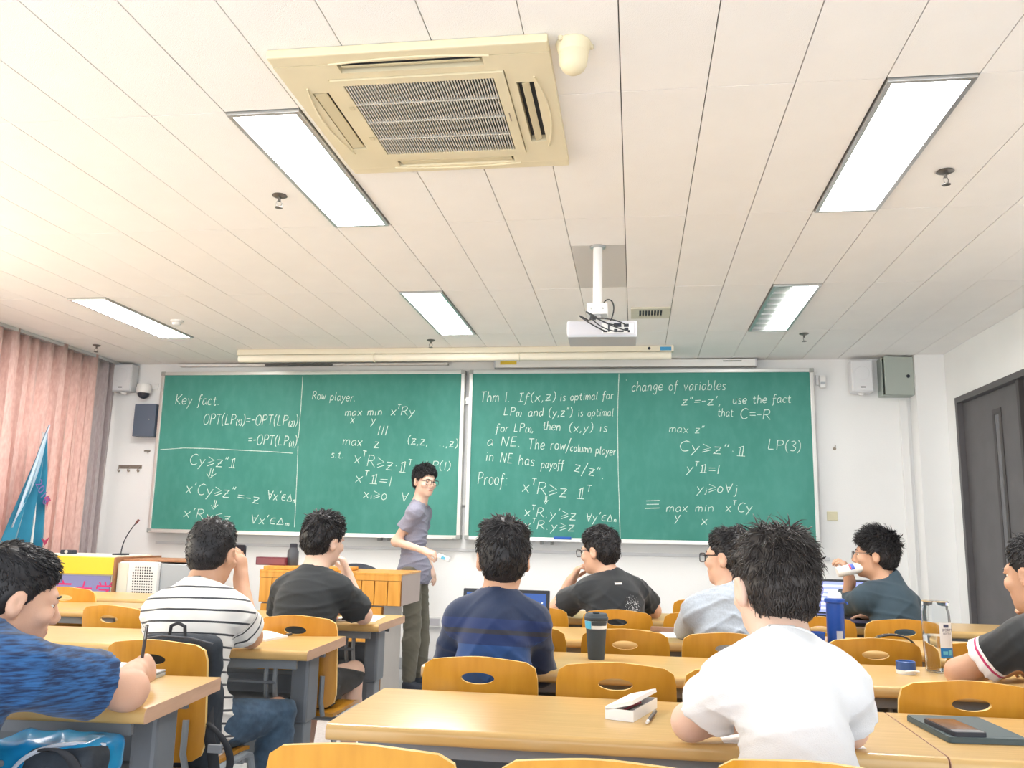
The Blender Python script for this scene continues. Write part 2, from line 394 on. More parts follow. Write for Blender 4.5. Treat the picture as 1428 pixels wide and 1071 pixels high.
# hand lettering: single-stroke glyphs in a 10-unit cap height
G = {
'K': (6, '0,10 0,0;6,10 .4,4.6;.4,4.6 6,0'), 'e': (5, '.3,3 4.6,3.4 4.2,5.6 2.2,6 .3,4 .5,1.2 2.4,0 4.8,1'), 'y': (5, '.2,6 2.2,1.8;5,6 2.6,.6 .4,-3.8'),
'f': (4, '4.2,9.2 2.8,10 1.8,8 1.6,3 1.2,-2.5 .2,-3;.1,5.4 4,5.8'), 'a': (5, '4.4,5.6 2,6 .3,3.6 .6,.8 2,0 4,2 4.5,5.6 4.3,1.6 5.2,.1'), 'c': (4.4, '4.2,5 2.6,6 .5,4 .4,1.4 2,0 4.2,.9'),
't': (4, '1.8,8.6 1.6,3 1.9,.6 3,0 4,.6;.1,5.8 3.8,6.1'), '.': (2, '.8,.6 1.2,0'), 'O': (7, '3.6,10 1,8.4 .2,4.6 1.4,.6 4,0 6.4,2.6 6.6,7 5,9.8 3.2,10'),
'P': (5.6, '.6,10 0.5,0;.2,9.6 3.6,10 5.4,8.2 4.4,5.6 .8,4.8'), 'T': (6, '0,9.8 6,10;3,10 2.8,0'), '(': (2.6, '2.4,11 .6,8 .2,4 1,.4 2.4,-1.6'), ')': (2.6, '.2,11 2,8 2.4,4 1.6,.4 .2,-1.6'),
'L': (5.6, '.8,10 .3,.2;.3,.2 4.6,.5'), '1': (2, '1,9.6 .9,0'), '2': (4.8, '.3,7.6 2.2,9.8 4.4,8 3,4 .2,0 4.8,.3'), '3': (4.6, '.4,9.2 2.8,10 4.2,8 2,5.6 4.4,3.6 3.4,.6 .3,.4'),
'5': (4.6, '4.4,10 .8,9.8;.8,9.8 .6,5.8 3,6.2 4.4,3.6 2.8,.4 .3,.6'), '=': (5, '0,5.8 5,6.2;0,3.2 5,3.4'), '-': (3.4, '0,4.4 3.4,4.7'),
'C': (6, '6,9 3.6,10 .8,7.6 .2,3.8 1.8,.4 4.2,0 6,1.2'), '≥': (6, '.2,8.6 5.6,5.6 .6,2.6;.9,.2 6.2,3.2'), '≤': (5.4, '5,8.6 .4,6 5,3.4;.3,.8 5,1.2'), 'z': (5, '.3,6.6 4.6,6.9;4.6,6.9 .2,0;.2,0 5,.3;1.2,3.3 4,3.6'),
'"': (3, '1,10.6 .4,8;2.6,10.6 2,8'), "'": (1.6, '1.3,10.6 .5,8'), '¶': (5, '1.5,8.8 1.6,.6;3.5,10 3.5,.6;.3,7.8 3.5,10;0,.4 5.2,.6'),
'⇓': (6, '2.2,10 2.4,2.4;3.9,10 3.7,2.4;0,4.6 2.8,0 6.4,4.8'), 'x': (4.8, '.2,6.3 4.6,0;4.6,6.3 .2,.0'), 'R': (6, '.6,10 .3,0;.2,9.4 3.8,10 5.2,7.8 3.6,5.2 .8,4.8;2.2,4.9 6.2,0'),
'∀': (5.6, '0,9.6 2.8,0;5.6,9.8 2.8,0;1.2,5.8 4.4,6'), '∈': (4.6, '4.4,7 2,6.8 .3,4.2 1,1 4.6,.6;.4,4 4,4.2'), 'Δ': (6, '3,8 .2,.4;.2,.4 6,.6;6,.6 3,8'), 'm': (7, '.3,6 .3,0;.3,4 2,6 3.2,5 3.2,0;3.2,4.4 5,6 6.4,4.8 6.6,0'),
'o': (4.8, '2.4,6 .4,4.6 .4,1.4 2.4,0 4.4,1.6 4.3,4.8 2.2,6'), 'w': (6, '.2,6 1.2,.3 3,4.6 4.4,.3 6,6'), 'p': (5, '.6,6 .3,-3.8;.5,4.2 2.6,6.2 4.8,4 3.6,.6 .6,.8'), 'l': (2.2, '1.4,10 .9,3 1.2,.3 2.2,.2'), 'r': (3.6, '.5,6 .5,0;.5,3.6 1.8,5.6 3.6,5.8'),
'i': (2, '1,5.8 1,0;1,8.2 1.1,7.8'), 's': (4, '3.8,5.4 1.4,6 .8,4.2 3.2,2.4 3,.3 .3,.4'), 'h': (5, '.6,10 .3,0;.4,3.6 2.4,6 4.2,4.6 4.5,0'), 'I': (4.6, '2.4,9.8 2.3,.2;.5,9.7 4.4,10;.2,0 4.6,.3'), 'd': (5, '4.2,10 4.4,0;4.3,4.6 2,6 .3,3.4 1,.4 2.6,.2 4.3,2.4'),
'N': (7, '.6,0 1,9.8;1,9.8 5.4,.2;5.4,.2 6.6,10'), 'E': (5.4, '.8,9.8 .4,.2;.8,9.8 5,10;.6,5.2 4.2,5.4;.4,.2 5.2,.4'), '/': (4.2, '4.4,12 0,-3'), 'u': (5, '.4,6 .6,1.2 2.2,0 4,1.6 4.4,6;4.4,6 4.6,0'), 'g': (5, '4.4,5.6 2,6 .4,3.6 1.6,.8 4.2,2.8;4.4,5.8 4,-2.4 2.2,-3.8 .2,-2.6'),
'b': (5, '.6,10 .4,0;.4,3.4 2.6,6 4.7,3.8 3.4,.3 .5,.4'), 'v': (4.6, '.2,6 2,0 4.6,6.2'), 'j': (2.6, '2,5.8 1.9,-2 .6,-3.8 0,-3;2,8.4 2.1,8'), ':': (2.2, '1,6 1.1,5.5;1,1 1.1,.4'), ',': (2, '1.2,.6 .4,-1.8'), 'n': (5, '.4,6 .3,0;.4,4 2.4,6 4.2,4.8 4.4,0'),
'0': (4.6, '2.3,7 .5,5 .5,1.4 2.3,0 4.2,1.8 4.1,5.2 2.1,7'), '·': (2.4, '1,4.6 1.5,4.2'), '≡': (9, '.2,9.4 8.6,9.8;.6,6.2 8.2,6.4;0,2.6 9,3'), '‖': (7, '.8,10 .4,0;3.6,10 3.2,0;6.6,10 6.2,0'), ' ': (4, '')}
def smooth_pts(P):
    if len(P) < 4: return P
    out = []
    for i in range(len(P)-1):
        p0 = P[max(i-1, 0)]; p1 = P[i]; p2 = P[i+1]; p3 = P[min(i+2, len(P)-1)]
        for t in (0, .33, .67):
            out.append(tuple(.5*((2*p1[j])+(-p0[j]+p2[j])*t+(2*p0[j]-5*p1[j]+4*p2[j]-p3[j])*t*t+(-p0[j]+3*p1[j]-3*p2[j]+p3[j])*t**3) for j in (0, 1)))
    return out+[P[-1]]
def layout(s):
    st = []; x = 0; i = 0; wide = []
    while i < len(s):
        c = s[i]; sc, dy = 1.0, 0.0
        if c in '^_' and i+1 < len(s): i += 1; sc, dy = (.52, 7.2) if c == '^' else (.5, -.6); c = s[i]
        w, d = G[c]
        for part in d.split(';'):
            if not part: continue
            P = [tuple(map(float, q.split(','))) for q in part.split()]
            jx, jy = random.uniform(-.25, .25), random.uniform(-.3, .3)
            P = [(x+(a+jx+.12*b)*sc, (b+jy)*sc+dy) for a, b in P]
            st.append(smooth_pts(P))
        x += w*sc+(1.7 if sc == 1 else 1.0); i += 1
    return st, x-1.7
def ribbon(mb, P, y, wd):
    n = len(P); v = []
    for i, (x, z) in enumerate(P):
        a = P[max(i-1, 0)]; b = P[min(i+1, n-1)]; dx, dz = b[0]-a[0], b[1]-a[1]; l = math.hypot(dx, dz) or 1
        w2 = wd*(.8+.4*random.random())/2; nx, nz = -dz/l*w2, dx/l*w2
        v += [(x+nx, y, z+nz), (x-nx, y, z-nz)]
    mb.add(v, [(2*i, 2*i+1, 2*i+3, 2*i+2) for i in range(n-1)])
m_chalk = mat('chalk', (.80, .86, .82), .9, col2=(.42, .60, .53), vscale=160)
CHALK=[('Key fact.', -4.327, 2.34, -3.887, 2.332, 0.085),
('OPT(LP_(_5_))=-OPT(LP_(_2_))', -4.03, 2.152, -3.101, 2.14, 0.085),
('=-OPT(LP_(_1_))', -3.569, 1.964, -3.096, 1.949, 0.082),
('Cy≥z"¶', -4.136, 1.772, -3.677, 1.735, 0.088),
('⇓', -3.963, 1.642, -3.875, 1.64, 0.082),
('x\'Cy≥z"', -4.148, 1.505, -3.662, 1.461, 0.09),
('=-z', -3.633, 1.447, -3.424, 1.413, 0.073),
("∀x'∈Δ_m", -3.341, 1.458, -3.069, 1.434, 0.074),
('⇓', -3.886, 1.358, -3.823, 1.36, 0.074),
("x'Ry≤z", -4.149, 1.283, -3.691, 1.233, 0.081),
("∀x'∈Δ_m", -3.488, 1.237, -3.123, 1.222, 0.073),
('Row player.', -2.97, 2.388, -2.553, 2.367, 0.068),
('max min', -2.641, 2.232, -2.293, 2.238, 0.062),
('x^TRy', -2.21, 2.238, -1.99, 2.236, 0.072),
('x', -2.588, 2.163, -2.554, 2.163, 0.067),
('y', -2.391, 2.161, -2.35, 2.161, 0.067),
('‖', -2.325, 2.054, -2.239, 2.055, 0.077),
('max  z', -2.646, 1.967, -2.309, 1.937, 0.071),
('(z,z,  ..,z)', -2.039, 1.978, -1.577, 1.945, 0.066),
('"', -2.027, 1.927, -1.982, 1.927, 0.044),
('s.t.', -2.753, 1.845, -2.638, 1.841, 0.062),
('x^TR≥z·¶^T', -2.534, 1.798, -1.998, 1.702, 0.094),
('LP(1)', -1.866, 1.754, -1.637, 1.742, 0.065),
('x^T¶=1', -2.515, 1.623, -2.172, 1.589, 0.085),
('x_i≥0  ∀', -2.429, 1.484, -2.017, 1.458, 0.072),
('Thm 1.', -1.376, 2.361, -1.109, 2.358, 0.086),
('If(x,z)', -1.034, 2.361, -0.7, 2.373, 0.071),
('is optimal for', -0.654, 2.37, -0.183, 2.388, 0.063),
('LP_(_1_)', -1.161, 2.239, -1.008, 2.239, 0.063),
('and (y,z")', -0.938, 2.232, -0.548, 2.232, 0.066),
('is optimal', -0.494, 2.229, -0.183, 2.236, 0.06),
('for LP_(_3_),', -1.229, 2.089, -0.891, 2.094, 0.066),
('then', -0.806, 2.11, -0.65, 2.104, 0.069),
('(x,y) is', -0.57, 2.095, -0.236, 2.097, 0.066),
('a NE.', -1.305, 1.967, -1.006, 1.958, 0.078),
('The row/', -0.931, 1.938, -0.564, 1.93, 0.081),
('column player', -0.559, 1.923, -0.163, 1.887, 0.061),
('in NE has', -1.314, 1.831, -0.878, 1.789, 0.078),
('payoff', -0.816, 1.767, -0.616, 1.769, 0.067),
('z/z".', -0.524, 1.747, -0.265, 1.681, 0.079),
('Proof:', -1.382, 1.621, -1.116, 1.61, 0.096),
('x^TR≥z ¶^T', -0.98, 1.558, -0.385, 1.491, 0.095),
('⇓', -0.788, 1.455, -0.753, 1.455, 0.063),
("x^TR.y'≥z", -0.959, 1.351, -0.508, 1.32, 0.072),
("∀y'∈Δ_n", -0.417, 1.311, -0.163, 1.316, 0.067),
('x^TR.y≥z', -0.957, 1.241, -0.519, 1.227, 0.066),
('·', -0.08, 2.516, -0.063, 2.516, 0.079),
('change of variables', -0.022, 2.458, 0.789, 2.467, 0.075),
('z"=-z\',', 0.41, 2.329, 0.746, 2.334, 0.065),
('use the fact', 0.845, 2.345, 1.333, 2.354, 0.064),
('that', 0.717, 2.235, 0.847, 2.232, 0.061),
('C=-R', 0.908, 2.217, 1.155, 2.205, 0.079),
('max z"', 0.3, 2.096, 0.597, 2.082, 0.058),
('Cy≥z"·¶', 0.384, 1.934, 0.936, 1.886, 0.079),
('LP(3)', 1.13, 1.953, 1.397, 1.93, 0.078),
('y^T¶=1', 0.444, 1.75, 0.722, 1.735, 0.069),
('y_j≥0∀j', 0.529, 1.58, 0.863, 1.577, 0.068),
('≡', 0.083, 1.41, 0.207, 1.412, 0.081),
('max min', 0.271, 1.408, 0.665, 1.415, 0.06),
('x^TCy', 0.766, 1.417, 0.982, 1.418, 0.068),
('y', 0.34, 1.333, 0.38, 1.334, 0.068),
('x', 0.561, 1.301, 0.609, 1.302, 0.067)]
LINES=[[(-4.44, 1.905), (-4.206, 1.923), (-3.964, 1.92), (-3.643, 1.907), (-3.327, 1.895), (-3.123, 1.882)],
[(-3.074, 2.599), (-3.073, 2.309), (-3.078, 2.024)],
[(-3.077, 1.949), (-3.068, 1.653), (-3.061, 1.209)],
[(-0.132, 2.616), (-0.145, 2.218), (-0.139, 1.759), (-0.122, 1.176)]]

for t, x0, z0, x1, z1, h in CHALK:
    e, ex = (bl, blx) if x0 < -1.52 else (br, brx)
    st, wd = layout(t); mb = MB(); sc = h*1.12/10; sx = (x1-x0)/max(wd, 1)
    for P in st:
        Q = [(x0+(a*sx)-ex, z0+(z1-z0)*(a/max(wd, 1))+b*sc-BZ0) for a, b in P]
        ribbon(mb, Q, -.0009, 0.0060 if h > .06 else .0050)
    o = mb.build('chalk_writing', m_chalk, e); o['kind'] = 'stuff' if False else 'thing'; del o['kind']
for P in LINES:
    e, ex = (bl, blx) if P[0][0] < -1.52 else (br, brx)
    mb = MB(); Q = []
    for i in range(len(P)-1):
        for j in range(8): t = j/8; Q.append((P[i][0]*(1-t)+P[i+1][0]*t-ex+random.uniform(-.001, .001), P[i][1]*(1-t)+P[i+1][1]*t-BZ0))
    Q.append((P[-1][0]-ex, P[-1][1]-BZ0)); ribbon(mb, Q, -.0007, .0055); mb.build('chalk_line', m_chalk, e)
# erasers on the trays
m_blue = mat('eraser_blue', (.02, .10, .42), .6); m_felt = mat('eraser_felt', (.35, .40, .45), .95)
for x, lab in ((-3.72, 'blue chalkboard eraser on the tray of the left board'), (-.615, 'blue chalkboard eraser on the tray of the right board')):
    e = empty('chalkboard_eraser', (x, YB-.045, BZ0+.0082), label=lab, cat='eraser', group='erasers on the chalk trays')
    MB().box(-.075, .075, -.022, .022, 0, .012, .002).build('felt', m_felt, e); MB().box(-.075, .075, -.022, .022, .0122, .034, .005).build('handle', m_blue, e)

# ---------------------------------------------------------------- ceiling fixtures
m_lit = mat('lamp_lit', (1, .985, .96), .5, emit=31.0)
m_steel = mat('lamp_steel', (.55, .56, .56), .3, .85)
m_louv = mat('lamp_louver', (.42, .44, .42), .4, .7)
labs = ['lit recessed ceiling light beside the air conditioner', 'lit recessed ceiling light at the upper right, largest on the right side', 'lit recessed ceiling light at far left above the curtain',
        'lit recessed ceiling light between projection screen and air conditioner', 'half lit recessed ceiling light with a dark louver strip, right of the projector']
for (k, j), lab in zip(lights, labs):
    x0 = X0s+SX*k; y0, y1 = YS[j], YS[j+1]
    e = empty('ceiling_light', (x0+SX/2, (y0+y1)/2, H), label=lab, cat='ceiling light', group='recessed lights in the ceiling')
    a, b = SX/2-.004, (y1-y0)/2-.004; t = .02
    MB().box(-a, a, -b, -b+t, -.012, .0135, .002).box(-a, a, b-t, b, -.012, .0135, .002).box(-a, -a+t, -b+t, b-t, -.012, .0135, .002).box(a-t, a, -b+t, b-t, -.012, .0135, .002).build('frame', m_steel, e)
    if (k, j) == (3, 5):
        MB().box(-.005, a-t-.001, -b+t, b-t, -.002, .003).build('diffuser', m_lit, e)
        MB().box(-a+t+.001, -.006, -b+t, b-t, .009, .012).build('reflector', m_louv, e)
        for q in range(9):
            yy = -b+t+.05+(2*b-2*t-.1)*q/8; MB().box(-a+t+.001, -.007, yy-.003, yy+.003, -.004, .008).build('louver', m_steel, e)
    else:
        MB().box(-a+t+.001, a-t-.001, -b+t+.001, b-t-.001, -.003, .003).build('diffuser', m_lit, e)
        for yy in (-b+t+.03, b-t-.03):
            MB().tube([(a-t-.03, yy, -.004), (a-t-.03, yy, -.011)], .004, 6).build('clip', m_steel, e)
# cassette air conditioner
m_cream = mat('cream_plastic', (.74, .66, .46), .42, var=.03, vscale=4)
m_cream2 = mat('cream_flap', (.66, .58, .38), .45)
m_dark = mat('duct_dark', (.025, .03, .045), .6)
ac = empty('ceiling_air_conditioner', (-.73, 2.89, H), .0, 'large cream cassette air conditioner with grille, set in the ceiling', 'air conditioner')
hx, hy = .465, .460
def frame_ring(mb, xo, yo, xi, yi, z0, z1, r=.0):
    mb.box(-xo, xo, -yo, -yi, z0, z1).box(-xo, xo, yi, yo, z0, z1).box(-xo, -xi, -yi, yi, z0, z1).box(xi, xo, -yi, yi, z0, z1)
# body panel with four slots: built from strips
gx, gy = .305, .31
sl = [('x', -1), ('x', 1), ('y', -1), ('y', 1)]
panel = MB()
sx0, sx1 = .335, .395         # slot band in x
sy0, sy1 = .345, .40       # slot band in y
sl_len_y, sl_len_x = .225, .245
z0, z1 = -.032, -.001
panel.box(-hx, hx, sy1, hy, z0, z1, .006).box(-hx, hx, -hy, -sy1, z0, z1, .006)
panel.box(sx1, hx, -sy1, sy1, z0, z1).box(-hx, -sx1, -sy1, sy1, z0, z1)
for s in (-1, 1):
    for q in (-1, 1):
        panel.box(s*sx0, s*sx1, q*sl_len_y, q*sy1, z0, z1)           # beside x slots
        panel.box(s*sl_len_x, s*sx0, q*sy0, q*sy1, z0, z1)           # beside y slots
    panel.box(s*gx, s*sx0, -sy0, sy0, z0, z1)
    panel.box(-gx, gx, s*gy, s*sy0, z0, z1)
panel.build('panel', m_cream, ac)
for s in (-1, 1):
    MB().box(s*sx0, s*sx1, -sl_len_y, sl_len_y, -.004, -.002).build('duct', m_dark, ac)
    MB().box(-sl_len_x, sl_len_x, s*sy0, s*sy1, -.004, -.002).build('duct', m_dark, ac)
    fl = MB().box(*((-.013, .013) if s > 0 else (-.026, .018)), -sl_len_y+.01, sl_len_y-.01, -.003, .003, .002).xf(Matrix.Translation((s*.365, 0, -.026)) @ Matrix.Rotation(s*(-.35 if s > 0 else .12), 4, 'Y'))
    fl.build('flap', m_cream2, ac)
    fl = MB().box(-sl_len_x+.01, sl_len_x-.01, *((-.022, .022) if s > 0 else (-.010, .008)), -.002, .002, .0015).xf(Matrix.Translation((0, s*.373, -.026)) @ Matrix.Rotation((.15 if s > 0 else .25), 4, 'X'))
    fl.build('flap', m_cream2, ac)
    arc = [(s*(.40+.03*math.sin(PI*i/12)), -.26+.52*i/12, -.034) for i in range(13)]
    MB().tube(arc, .004, 6).build('moulding', m_cream, ac, True)
    arc = [(-.27+.54*i/12, s*(.405+.018*math.sin(PI*i/12)), -.034) for i in range(13)]
    MB().tube(arc, .004, 6).build('moulding', m_cream, ac, True)
gr = MB(); frame_ring(gr, gx-.003, gy-.003, .264, .272, -.038, -.004); g = gr.build('grille_frame', m_cream, ac)
MB().box(-.262, .262, -.27, .27, -.022, -.018).build('filter', mat('filter_dark', (.02, .02, .03), .8), ac)
m_slat = mat('grille_slat', (.62, .60, .55), .5)
me = None
for i in range(52):
    x = -.257+.514*i/51
    if me is None: o = MB().box(-.0019, .0019, -.27, .27, -.0375, -.030).build('slat', m_slat, ac); me = o.data
    else: o = bpy.data.objects.new('slat', me); COL.objects.link(o); o.parent = ac
    o.location = (x, 0, 0)
for q in (-.1375, 0, .1375): MB().box(-.262, .262, q-.004, q+.004, -.0378, -.026).build('crossbar', m_slat, ac)
mt = mat('badge_brown', (.35, .27, .2), .5)
MB().box(.28, .284, -.03, .03, -.0415, -.0401).build('badge', mt, ac)
for q in (-.12, .12): MB().box(-.292, -.275, q-.012, q+.012, -.0415, -.0401, .0005).build('latch', m_cream2, ac)
# cream dome camera
e = empty('ceiling_dome_camera', (-.188, 2.50, H), 0, 'cream dome camera on the ceiling right of the air conditioner', 'camera')
MB().lathe([(.055, 0), (.058, -.006), (.050, -.03), (.046, -.04)], n=28).build('base', m_cream, e, True)
MB().lathe([(.047, -.036), (.0475, -.05), (.044, -.075), (.035, -.092), (.02, -.103), (.004, -.107)], n=28).build('dome', m_cream, e, True)
for a in (.3, 2.2, 4.0): MB().lathe([(.008, 0), (.008, -.012), (.005, -.014)], (.058*math.cos(a), .058*math.sin(a), 0), 10).build('screw_lug', m_cream, e, True)
# smoke detector
e = empty('smoke_detector', (-3.468, 5.925, H), 0, 'small white smoke detector on the ceiling left', 'detector')
MB().lathe([(.05, 0), (.05, -.012), (.035, -.02)], n=20).build('base', m_white, e, True); MB().lathe([(.033, -.018), (.03, -.035), (.012, -.043)], n=20).build('sensor', m_white, e, True)
# sprinklers
m_brass = mat('sprinkler_metal', (.20, .19, .18), .35, .8)
for x, y, lab in ((-1.655, 3.617, 'ceiling sprinkler left of the large light by the air conditioner'), (1.308, 3.618, 'ceiling sprinkler right of the large right-hand light'), (1.288, 6.598, 'ceiling sprinkler near the half lit light'),
                  (-1.652, 6.676, 'ceiling sprinkler just above the projection screen'), (-4.673, 6.727, 'ceiling sprinkler in the far left corner near the curtain')):
    e = empty('sprinkler', (x, y, H-.001), random.random(), lab, 'sprinkler', 'sprinklers on the ceiling')
    MB().lathe([(.034, 0), (.036, -.004), (.02, -.012), (.012, -.014)], n=20).build('escutcheon', m_brass, e, True)
    MB().tube([(0, 0, -.012), (0, 0, -.03)], .007, 8).build('stem', m_brass, e, True)
    mb = MB()
    for s in (-1, 1): mb.tube([(s*.006, 0, -.028), (s*.013, 0, -.038), (s*.011, 0, -.05), (s*.003, 0, -.06)], .002, 6)
    mb.build('yoke', m_brass, e, True); MB().lathe([(.018, -.060), (.018, -.063), (.004, -.066)], n=16).build('deflector', m_brass, e, True)
# ceiling vent
e = empty('ceiling_vent', (.117, 5.88, H), 0, 'cream louvered vent in the ceiling right of the projector', 'vent')
m_vent = mat('vent_cream', (.62, .60, .50), .5)
mb = MB(); frame_ring(mb, .135, .135, .085, .085, -.014, -.001); mb.build('frame', m_vent, e)
MB().box(-.085, .085, -.085, .085, -.004, -.002).build('backing', m_dark, e)
for i in range(9): MB().box(-.085+.0205*i, -.079+.0205*i, -.085, .085, -.013, -.005).build('slat', m_vent, e)
# projector on its pole
m_proj = mat('projector_white', (.50, .50, .54), .4); m_projg = mat('projector_grey', (.40, .43, .47), .5)
e = empty('projector_mount', (-.193, 4.468, H), 0, 'white ceiling pole and bracket that carry the projector', 'mount')
MB().lathe([(.025, -.001), (.025, -.33)], n=20).build('pole', m_white, e, True)
MB().lathe([(.043, -.001), (.043, -.008), (.03, -.012)], n=20).build('collar', m_steel, e, True)
MB().box(-.055, .055, -.05, .05, -.392, -.331, .004).build('bracket', m_white, e); MB().box(-.02, .02, -.03, .03, -.4575, -.3925).build('neck', m_steel, e)
for q in (-.03, .03): MB().lathe([(.006, -.053), (.006, -.05)], (q, 0, -.362), 10, 'y').build('bolt', m_steel, e)
p = empty('projector', (-.165, 4.43, 2.2115), math.radians(1), 'white projector with tangled black cables under its ceiling mount', 'projector')
MB().box(-.18, .18, -.13, .10, .0, .080, .010).build('body', m_proj, p)
MB().box(-.177, .177, -.128, .098, -.008, .010, .005).build('underside', m_projg, p)
PS = Matrix.Translation((-.01, .02, -.004)) @ Matrix.Diagonal((.9, 1, .82, 1)); MB().box(.01, .19, -.152, -.149, .02, .085).xf(PS).build('port_panel', m_white, p)
for x, z, a, b in ((.1, .07, .022, .012), (.15, .068, .014, .01), (.15, .045, .012, .007), (.09, .035, .01, .01), (.165, .03, .007, .007), (.05, .05, .004, .022), (.03, .03, .012, .005), (.12, .03, .015, .005)):
    MB().box(x-a, x+a, -.158, -.1521, z-b, z+b, .002).xf(PS).build('socket', m_dark, p)
MB().lathe([(.03, -.02), (.035, 0)], (-.1, .11, .04), 20, 'y').build('lens', m_dark, p)
m_cable = mat('cable_black', (.03, .035, .04), .5)
def bez(P, n=18):
    P = [Vector(q) for q in P]; out = []
    for i in range(n+1):
        t = i/n; Q = P[:]
        while len(Q) > 1: Q = [Q[j].lerp(Q[j+1], t) for j in range(len(Q)-1)]
        out.append(Q[0])
    return out
for P in ([(.10, -.16, .07), (.0, -.26, .04), (-.05, -.2, .16), (-.06, -.06, .135)], [(.12, -.16, .03), (.0, -.3, -.03), (-.1, -.24, .16), (-.03, -.05, .14)], [(.165, -.16, .03), (.02, -.3, .02), (-.18, -.2, .22), (-.02, -.06, .15)],
          [(.03, -.16, .03), (-.05, -.22, .05), (-.2, -.2, .18), (-.06, -.04, .13)], [(.15, -.16, .068), (.05, -.22, .12), (-.1, -.18, .1), (-.04, -.05, .14)], [(.05, -.05, .11), (.12, -.06, .25), (.04, -.02, .33), (.01, .0, .25)]):
    MB().tube(bez(P), .0040, 6).xf(PS).build('cable', m_cable, p, True)
# projection screens
m_scr = mat('screen_cream', (.72, .68, .55), .45)
e = empty('projection_screen', (-1.575, 7.0, H), 0, 'long cream rolled projection screen with housing tube under the ceiling', 'projection screen')
MB().box(-1.9, 1.9, -.045, .03, -.052, -.002, .004).build('housing', m_scr, e)
MB().tube([(-1.88, -.03, -.085), (1.88, -.03, -.085)], .033, 14).build('roll', mat('screen_roll', (.78, .74, .62), .5), e, True)
for q in (-.64, .62): MB().tube([(q, -.03+.037*math.cos(a), -.085+.037*math.sin(a)) for a in [i*PI/8 for i in range(16)]], .006, 6, closed=True).build('strap', m_scr, e, True)
MB().lathe([(.012, -.05), (.012, -.045)], (1.70, 0, -.027), 14, 'y').build('button', m_dark, e)
MB().box(1.79, 1.88, -.049, -.0455, -.045, -.015).build('label', mat('label_blue', (.05, .30, .55), .5), e)
e = empty('wall_screen', (-.1, 7.52, H), 0, 'slim white screen housing on the wall above the right chalkboard', 'projection screen')
MB().box(-1.16, 1.16, -.04, .04, -.075, -.012, .006).build('housing', m_white, e)
MB().box(-1.10, -.95, -.0425, -.0405, -.05, -.02).build('sticker', mat('sticker_yellow', (.75, .55, .05), .5), e)
MB().box(.87, 1.03, -.0425, -.0405, -.036, -.026).build('badge', mat('badge_grey', (.2, .22, .2), .5), e)
for q in (-1.152, 1.152): MB().box(q-.008, q+.008, -.042, .042, -.077, -.01, .004).build('end_cap', m_proj, e)
tag(MB().box(-3.46, -2.80, 7.5, 7.53, 2.705, 2.725, .002).build('light_bar', mat('bar_dark', (.09, .10, .10), .5)), 'thin dark metal bar above the left chalkboard', 'bar')
structure(MB().box(-4.35, -1.7, 7.54, YW-.001, 2.715, 2.735, .003), 'trim_5', m_white)

# ---------------------------------------------------------------- things on the front wall
m_spk = mat('speaker_grey', (.60, .62, .64), .55); m_spkw = mat('speaker_white', (.74, .75, .77), .55)
def wall_speaker(x0, x1, z0, z1, m, lab):
    e = empty('wall_speaker', ((x0+x1)/2, YW-.001, z0), 0, lab, 'speaker', 'speakers high on the front wall')
    a = (x1-x0)/2; h = z1-z0
    MB().box(-a, a, -.14, -.03, .0, h, .015).build('cabinet', m, e); MB().box(-a+.01, a-.01, -.148, -.141, .012, h-.012, .003).build('grille', m_spkw, e)
    MB().lathe([(a*.62, -.1505), (a*.66, -.1485)], (0, 0, h*.58), 28, 'y').build('cone', m_spkw, e)
    MB().box(-.03, .03, -.03, 0, h*.3, h*.7).build('bracket', m_steel, e); MB().box(-.02, .02, -.151, -.1485, .035, .045).build('badge', m_dark, e)
    MB().lathe([(.02, -.02), (.03, -.0)], (0, -.08, 0), 14).build('foot', m_white, e)
wall_speaker(-4.99, -4.78, 2.46, 2.73, m_spk, 'grey wall speaker by the curtain, upper left corner')
wall_speaker(1.83, 2.01, 2.44, 2.715, m_spkw, 'white wall speaker between chalkboard and metal cabinet')
e = empty('dome_camera', (-4.665, YW-.001, 2.50), 0, 'white dome camera on the wall beside the grey speaker', 'camera')
MB().box(-.05, .09, -.02, 0, -.0, .055, .006).build('bracket', m_white, e)
MB().lathe([(.02, .04), (.062, .035), (.07, .0), (.066, -.045), (.06, -.05)], (-.01, -.085, 0), 28).build('housing', m_white, e, True)
MB().lathe([(.057, -.048), (.052, -.075), (.035, -.095), (.01, -.105)], (-.01, -.085, 0), 28).build('dome', mat('dome_dark', (.04, .045, .06), .15), e, True)
e = empty('wall_box', (-4.62, YW-.001, 2.03), 0, 'dark blue grey metal box on the wall beside the left chalkboard', 'box')
MB().box(-.11, .11, -.12, 0, 0, .31, .004).build('case', mat('box_blue_grey', (.10, .13, .18), .45), e); MB().lathe([(.007, -.126), (.007, -.12)], (.05, 0, .16), 12, 'y').build('lock', m_steel, e)
MB().box(-.102, .102, -.1235, -.1205, .008, .302).build('door', mat('box_blue_grey', (.1, .13, .18)), e)
m_rack = mat('hook_rack_metal', (.33, .28, .24), .45, .5)
e = empty('coat_hook_rack', (-4.79, YW-.001, 1.73), 0, 'small metal rack of three coat hooks low on the left wall part', 'hook rack')
MB().box(-.12, .12, -.008, 0, -.0, .035, .002).build('plate', m_rack, e)
for q in (-.1, 0, .1): MB().tube([(q, -.006, .015), (q, -.035, .0), (q, -.045, -.02), (q, -.03, -.032), (q, -.012, -.022)], .0055, 8).build('hook', m_rack, e, True)
e = empty('wall_hook', (-4.62, YW-.001, 1.90), 0, 'small single metal hook under the dark box', 'hook', 'single hooks on the front wall')
